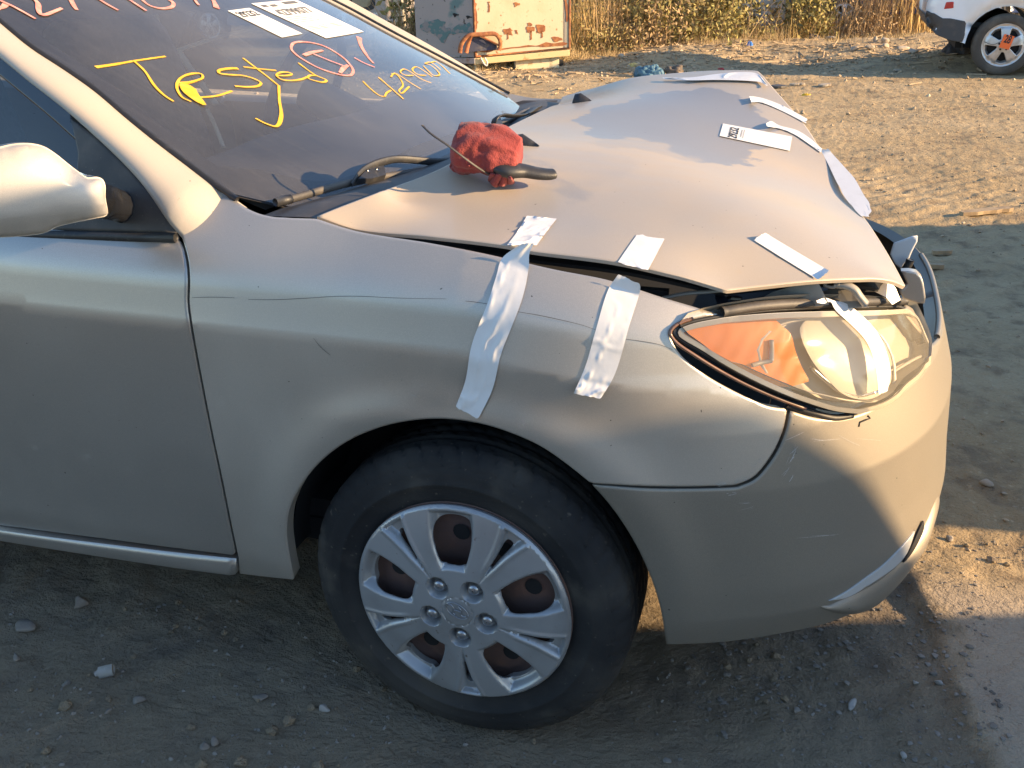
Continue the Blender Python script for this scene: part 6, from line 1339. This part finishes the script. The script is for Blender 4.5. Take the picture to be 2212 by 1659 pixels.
def rock(px, wpx, label, m, seed, flat=(1, .8, .55), name='stone', group='stones lying on the dirt', cat='stone', sink=.25, rz=0.):
    a = gpt(*px); wm = wpx*((a-CAM)@AF)/FPX; V, F = rockmesh(seed, 2, flat); V = V*wm/2; V = V@rotz(rz).T; V[:, 2] -= V[:, 2].min()+sink*wm*flat[2]*.5
    o = obj(name, V, F, m, None, True, label=label, category=cat, group=group); o.location = (a[0], a[1], float(gz(a[0], a[1]))); return o
Z7 = lambda *p: zm(0, 2024, 1.58, p)
for i, (p, wv, lb, m_, fl) in enumerate([
    (Z7((2015, 1195))[0], 32, 'pale angular stone lying alone just left of the front tyre', pale, (1, .7, .8)), (Z7((500, 550))[0], 58, 'smooth egg shaped clod on the shaded dirt under the door', stone, (1, .62, .6)),
    (Z7((405, 1045))[0], 28, 'small brown stone left of the pale bolt on the shaded dirt', stone, (1, .7, .6)), (Z7((160, 690))[0], 72, 'flat cracked clod at the left edge below the sill', stone, (1, .8, .35)),
    (Z7((100, 880))[0], 30, 'grey clod at the left edge beside the flat cracked clod', stone, (1, .7, .6)), (Z7((850, 1130))[0], 46, 'wide flat clod in the churned dirt left of the tyre', stone, (1, .6, .35)),
    (Z7((670, 1205))[0], 22, 'small stone in the row of pebbles below the flat clod', stone, (1, .7, .5)), (Z7((1270, 1410))[0], 30, 'left of two touching clods near the bottom edge', stone, (1, .8, .7)), (Z7((1335, 1385))[0], 32, 'right of two touching clods near the bottom edge', stone, (.8, .8, .9)),
    (Z7((760, 950))[0], 20, 'small lump just right of the pale bolt', stone, (1, .7, .6)), (Z7((1620, 1120))[0], 44, 'broad low clod between the tyre and the pebble row', stone, (1, .7, .35)),
    (Z9((1160, 1340))[0], 42, 'flat grey stone in the shade below the bumper', pale, (1, .6, .3)), (Z9((1465, 1250))[0], 20, 'pebble left of the rounded pebble under the chin', pale, (1, .8, .7)), (Z9((1585, 1250))[0], 22, 'rounded pebble under the chin near the dark edge', pale, (1, .9, .7)),
    (Z9((1555, 1205))[0], 20, 'pebble above the rounded pebble under the chin', stone, (1, .8, .7)), (Z9((1410, 1600))[0], 24, 'small pale pebble at the bottom right in the shade', pale, (1, .8, .6)), (Z9((1640, 520))[0], 24, 'sunlit tan stone right of the bumper chin', conc, (1, .7, .7)), (Z9((1820, 260))[0], 34, 'sunlit clod on the shadow edge right of the bumper', conc, (1, .8, .7)), (Z9((1905, 300))[0], 18, 'small pale stone beside the sunlit clod', conc, (1, .8, .6))]):
    rock(p, wv, lb, m_, 300+i, fl, rz=i*.7)
for i, (p, wv, lb, fl) in enumerate([(BC((175, 655))[0], 26, 'leftmost block in the row of broken concrete behind the shadow', (1, .5, .55)), (BC((355, 655))[0], 28, 'second block in the row of broken concrete', (1, .5, .5)), (BC((560, 640))[0], 26, 'third block in the row of broken concrete', (1, .5, .5)),
    (BC((770, 640))[0], 46, 'long sunlit slab ending the row of broken concrete', (1, .4, .26)), (BC((440, 550))[0], 22, 'grey shaded block behind the concrete row', (1, .7, .8)), (BC((545, 550))[0], 26, 'sunlit block behind the concrete row', (1, .7, .7)),
    (BC((890, 720))[0], 56, 'flat shaded slab at the edge of the white car shadow', (1, .4, .26)), (zm(2632, 0, 1.58, [(1005, 262)])[0], 42, 'white slab lying at the foot of the dry grass', (1, .45, .3)), (BB((620, 385))[0], 44, 'big pale boulder under the brown stalks', (1, .7, .75)), (BB((320, 555))[0], 18, 'sunlit rock left of the blue bag', (1, .8, .8))]):
    rock(p, wv, lb, conc, 400+i, fl, 'concrete_chunk', 'broken concrete chunks at the yard edge', 'concrete', .15, i*.3)
# planks, bags and litter
wood = mat('weathered_wood', (.36, .26, .15), .85, noise=(20, (.24, .17, .10), .4, .7))
def plank(p0, p1, wd, label, m=None, th=.02, z=.01, name='plank', group='planks and sticks on the dirt', cat='plank'):
    a, b_ = gpt(*p0), gpt(*p1); c = (a+b_)/2; d = b_-a; Ln = np.linalg.norm(d); an = math.atan2(d[1], d[0]); n = 9; X = []
    rr = np.random.default_rng(int(p0[0]*7)); 
    for i, t in enumerate(np.linspace(-.5, .5, n)):
        ww = wd*(.8+.35*rr.random())*(.55 if i in (0, n-1) else 1); X.append([[t*Ln, s*ww/2, z+q*th+.02*Ln*.1*math.sin(3*t)] for s, q in ((-1, 0), (1, 0), (1, 1), (-1, 1))])
    o = grid(name, np.array(X), m or wood, None, closed_v=True, cap=True, smooth=False, label=label, category=cat, group=group); o.location = (c[0], c[1], float(gz(c[0], c[1]))); o.rotation_euler = (0, 0, an); return o
plank(zm(2632, 0, 1.58, [(1820, 1340)])[0], zm(2632, 0, 1.58, [(2130, 1310)])[0], .06, 'split plank piece lying in the sunlit dirt right of the bonnet'); plank(zm(2632, 900, 1.58, [(1640, 158)])[0], zm(2632, 900, 1.58, [(1760, 155)])[0], .03, 'short dark stick on the shaded dirt beyond the nose flap'); plank(zm(2632, 900, 1.58, [(1590, 248)])[0], zm(2632, 900, 1.58, [(1710, 255)])[0], .03, 'lower short stick on the shaded dirt beside the nose')
plank(BB((400, 460))[0], BB((650, 450))[0], .05, 'pale dry branch lying in front of the brown stalks', mat('pale_wood', (.5, .38, .2), .8)); plank(BB((640, 470))[0], BB((860, 455))[0], .05, 'second pale dry branch lying right of the first'); plank(BB((1790, 750))[0], BB((1920, 748))[0], .06, 'whitish lath in the white car shadow beyond the bonnet corner', conc); plank(BB((2060, 760))[0], BB((2130, 748))[0], .10, 'short whitish board in the white car shadow', conc); plank(BC((660, 835))[0], BC((745, 838))[0], .06, 'thin pale strip in the middle of the white car shadow', conc)
plank(BB((1640, 760))[0], BB((1740, 772))[0], .16, 'dark flat scrap at the shadow edge near the bonnet corner', M['dusty_black'])
def bag(px, wpx, hpx, m, label, seed, name='plastic_bag', cat='bag', group=None, n=36, ht=.8):
    a = gpt(*px); s_ = ((a-CAM)@AF)/FPX; u = np.linspace(0, math.pi/2, n//2); v = np.linspace(0, 2*math.pi, 2*n, endpoint=False)
    q = np.array([[[math.cos(i)**.6*math.cos(j), .6*math.cos(i)**.6*math.sin(j), math.sin(i)] for j in v] for i in u]); d = 1+.35*fbm(q[..., 0]*2.2+seed, q[..., 1]*2.2+q[..., 2]*2, 3, seed)-.25*np.maximum(0, 1-np.abs(vnoise(q[..., 0]*3.1+seed, q[..., 1]*3.1+q[..., 2]*2.4, seed+3))*6); q = q*d[..., None]*np.array([wpx*s_/2, wpx*s_/2, hpx*s_])
    o = grid(name, q, m, None, closed_v=True, label=label, category=cat, group=group); o.location = (a[0], a[1], float(gz(a[0], a[1]))-.01); return o
bag(BB((570, 660))[0], 62, 26, mat('blue_tarp_cloth', (.06, .14, .20), .55, bump=(12, .5, .03)), 'crumpled blue plastic sheet on the dirt beyond the bonnet', 2, 'plastic_sheet', 'plastic sheet')
bag(BB((780, 650))[0], 50, 20, mat('dark_cardboard', (.12, .095, .075), .85), 'dark flattened cardboard next to the blue plastic sheet', 3, 'cardboard', 'cardboard')
bag(BB((1440, 430))[0], 13, 10, mat('blue_plastic', (.03, .20, .62), .4), 'small bright blue plastic scrap in the straw', 4, 'plastic_scrap', 'litter', 'bits of coloured litter'); bag(BB((1190, 600))[0], 15, 7, mat('red_plastic', (.45, .04, .04), .4), 'small red crushed can beyond the bonnet', 5, 'crushed_can', 'litter', 'bits of coloured litter'); bag(zm(2632, 0, 1.58, [(858, 592)])[0], 18, 6, mat('yellow_plastic', (.70, .42, .02), .5), 'small yellow scrap at the shadow edge by the bonnet corner', 6, 'plastic_scrap', 'litter', 'bits of coloured litter'); bag(BB((430, 590))[0], 22, 8, mat('pale_yellow', (.62, .45, .15), .6), 'pale yellow scrap left of the blue plastic sheet', 7, 'plastic_scrap', 'litter', 'bits of coloured litter')
bag(BC((1400, 770))[0], 62, 28, mat('dark_mat', (.05, .045, .045), .8), 'dark crumpled mat beside the rear wheel of the white car', 8, 'floor_mat', 'mat'); bag(BC((510, 450))[0], 20, 12, M['dusty_black'], 'black scrap standing in the rubble below the brown grass', 9, 'rubber_scrap', 'litter', 'bits of coloured litter'); bag(BB((1990, 340))[0], 34, 14, M['dusty_black'], 'dark heap of scrap below the gold grass', 10, 'scrap_heap', 'scrap')
# bolt on the dirt
p_ = Z7((590, 985))[0]; q_ = Z7((705, 965))[0]; a, b_ = gpt(*p_), gpt(*q_); z_ = float(gz(*((a+b_)/2)[:2]))
tube('bolt', [a+[0, 0, z_+.006], a+(b_-a)*.2+[0, 0, z_+.008], a+(b_-a)*.22+[0, 0, z_+.008], b_+[0, 0, z_+.010]], [.006, .007, .013, .013], pale, None, n=10, label='pale cylindrical bolt lying on the shaded dirt left of the tyre', category='bolt')
n = 900; r = np.random.default_rng(77); P = far0 = np.zeros((n, 3)); P[:, 0] = r.uniform(-5, 3.4, n); P[:, 1] = np.interp(P[:, 0], [-5, -3.4, 0, 4], [11.4, 11.8, 14., 15.5])+r.normal(0, 1.3, n); P[:, 2] = gz(P[:, 0], P[:, 1])+.01
a_ = r.random(n)*np.pi; l_ = .08+.35*r.random(n)**2; w_ = .006+.012*r.random(n); d_ = np.stack([np.cos(a_), np.sin(a_), r.normal(0, .12, n)], 1)*l_[:, None]/2; p_ = np.stack([-np.sin(a_), np.cos(a_), 0*a_], 1)*w_[:, None]; u_ = np.array([0, 0, .012])
V = np.stack([P-d_-p_, P+d_-p_, P+d_+p_, P-d_+p_, P-d_+u_, P+d_+u_], 1).reshape(-1, 3); F = (np.array([[0, 1, 5, 4], [3, 4, 5, 2], [0, 3, 2, 1]])[None]+6*np.arange(n)[:, None, None]).reshape(-1, 4)
obj('twig_litter', V, F, wood, None, False, kind='stuff', label='dead twigs and straw lying over the yard edge', category='twigs')
# gravel and chips nobody could count
def scatter(n, sampler, s0, s1, m, name, label, seed):
    r = np.random.default_rng(seed); V0, F0 = rockmesh(seed, 1, (1, .8, .6), .3); P = sampler(r, n); s = s0*(s1/s0)**(r.random(len(P))**2.2); a = r.random(len(P))*2*np.pi
    Q = V0[None]*s[:, None, None]; x = Q[..., 0]*np.cos(a)[:, None]-Q[..., 1]*np.sin(a)[:, None]; y = Q[..., 0]*np.sin(a)[:, None]+Q[..., 1]*np.cos(a)[:, None]; Q = np.stack([x, y, Q[..., 2]], -1)
    Q[..., 0] += P[:, :1]; Q[..., 1] += P[:, 1:2]; Q[..., 2] += (gz(P[:, 0], P[:, 1])+s*.15)[:, None]
    F = (F0[None]+(np.arange(len(P))*len(V0))[:, None, None]).reshape(-1, 3); obj(name, Q.reshape(-1, 3), F, m, None, False, kind='stuff', label=label, category='gravel')
def near_s(r, n):
    P = np.stack([r.uniform(-1.5, 1.2, n), r.uniform(-.45, 1.0, n)], 1); k = fbm(P[:, 0]*2.5, P[:, 1]*2.5, 3, 7)+r.normal(0, .10, n) > .10; return P[k]
gmat = mat('gravel_bits', (.17, .148, .122), .9, noise=[(14, (.235, .205, .17), .42, .62), (9, (.11, .095, .08), .60, .66)]); chip = mat('pale_chips', (.36, .27, .17), .9, noise=[(5, (.50, .40, .27), .56, .66), (7, (.2, .15, .1), .58, .66)])
scatter(9000, near_s, .0015, .008, gmat, 'gravel', 'small gravel scattered over the shaded dirt', 61)
scatter(900, near_s, .005, .022, M['dirt'], 'gravel', 'crumbled clods over the shaded dirt', 66)
scatter(700, lambda r, n: np.stack([r.uniform(.35, .95, n), r.normal(.45, .22, n)], 1), .003, .012, gmat, 'gravel', 'pebbles under the front bumper', 62)
scatter(2600, lambda r, n: np.stack([r.uniform(.6, 4.2, n), r.uniform(.8, 9, n)], 1), .003, .02, chip, 'gravel', 'gravel over the sunlit dirt', 63)
def far_s(r, n):
    P = np.zeros((n, 2)); P[:, 0] = r.uniform(-6, 3.6, n); P[:, 1] = np.interp(P[:, 0], [-6, -3.4, 0, 4], [11.2, 11.6, 13.8, 15.5])+r.normal(0, 1.2, n); return P
scatter(4600, far_s, .008, .045, chip, 'rubble', 'broken rubble along the yard edge', 64)
scatter(260, lambda r, n: np.stack([r.uniform(-2.5, 2.6, n), r.uniform(7, 11, n)], 1), .01, .05, chip, 'rubble', 'loose rubble in the shade of the white car', 65)
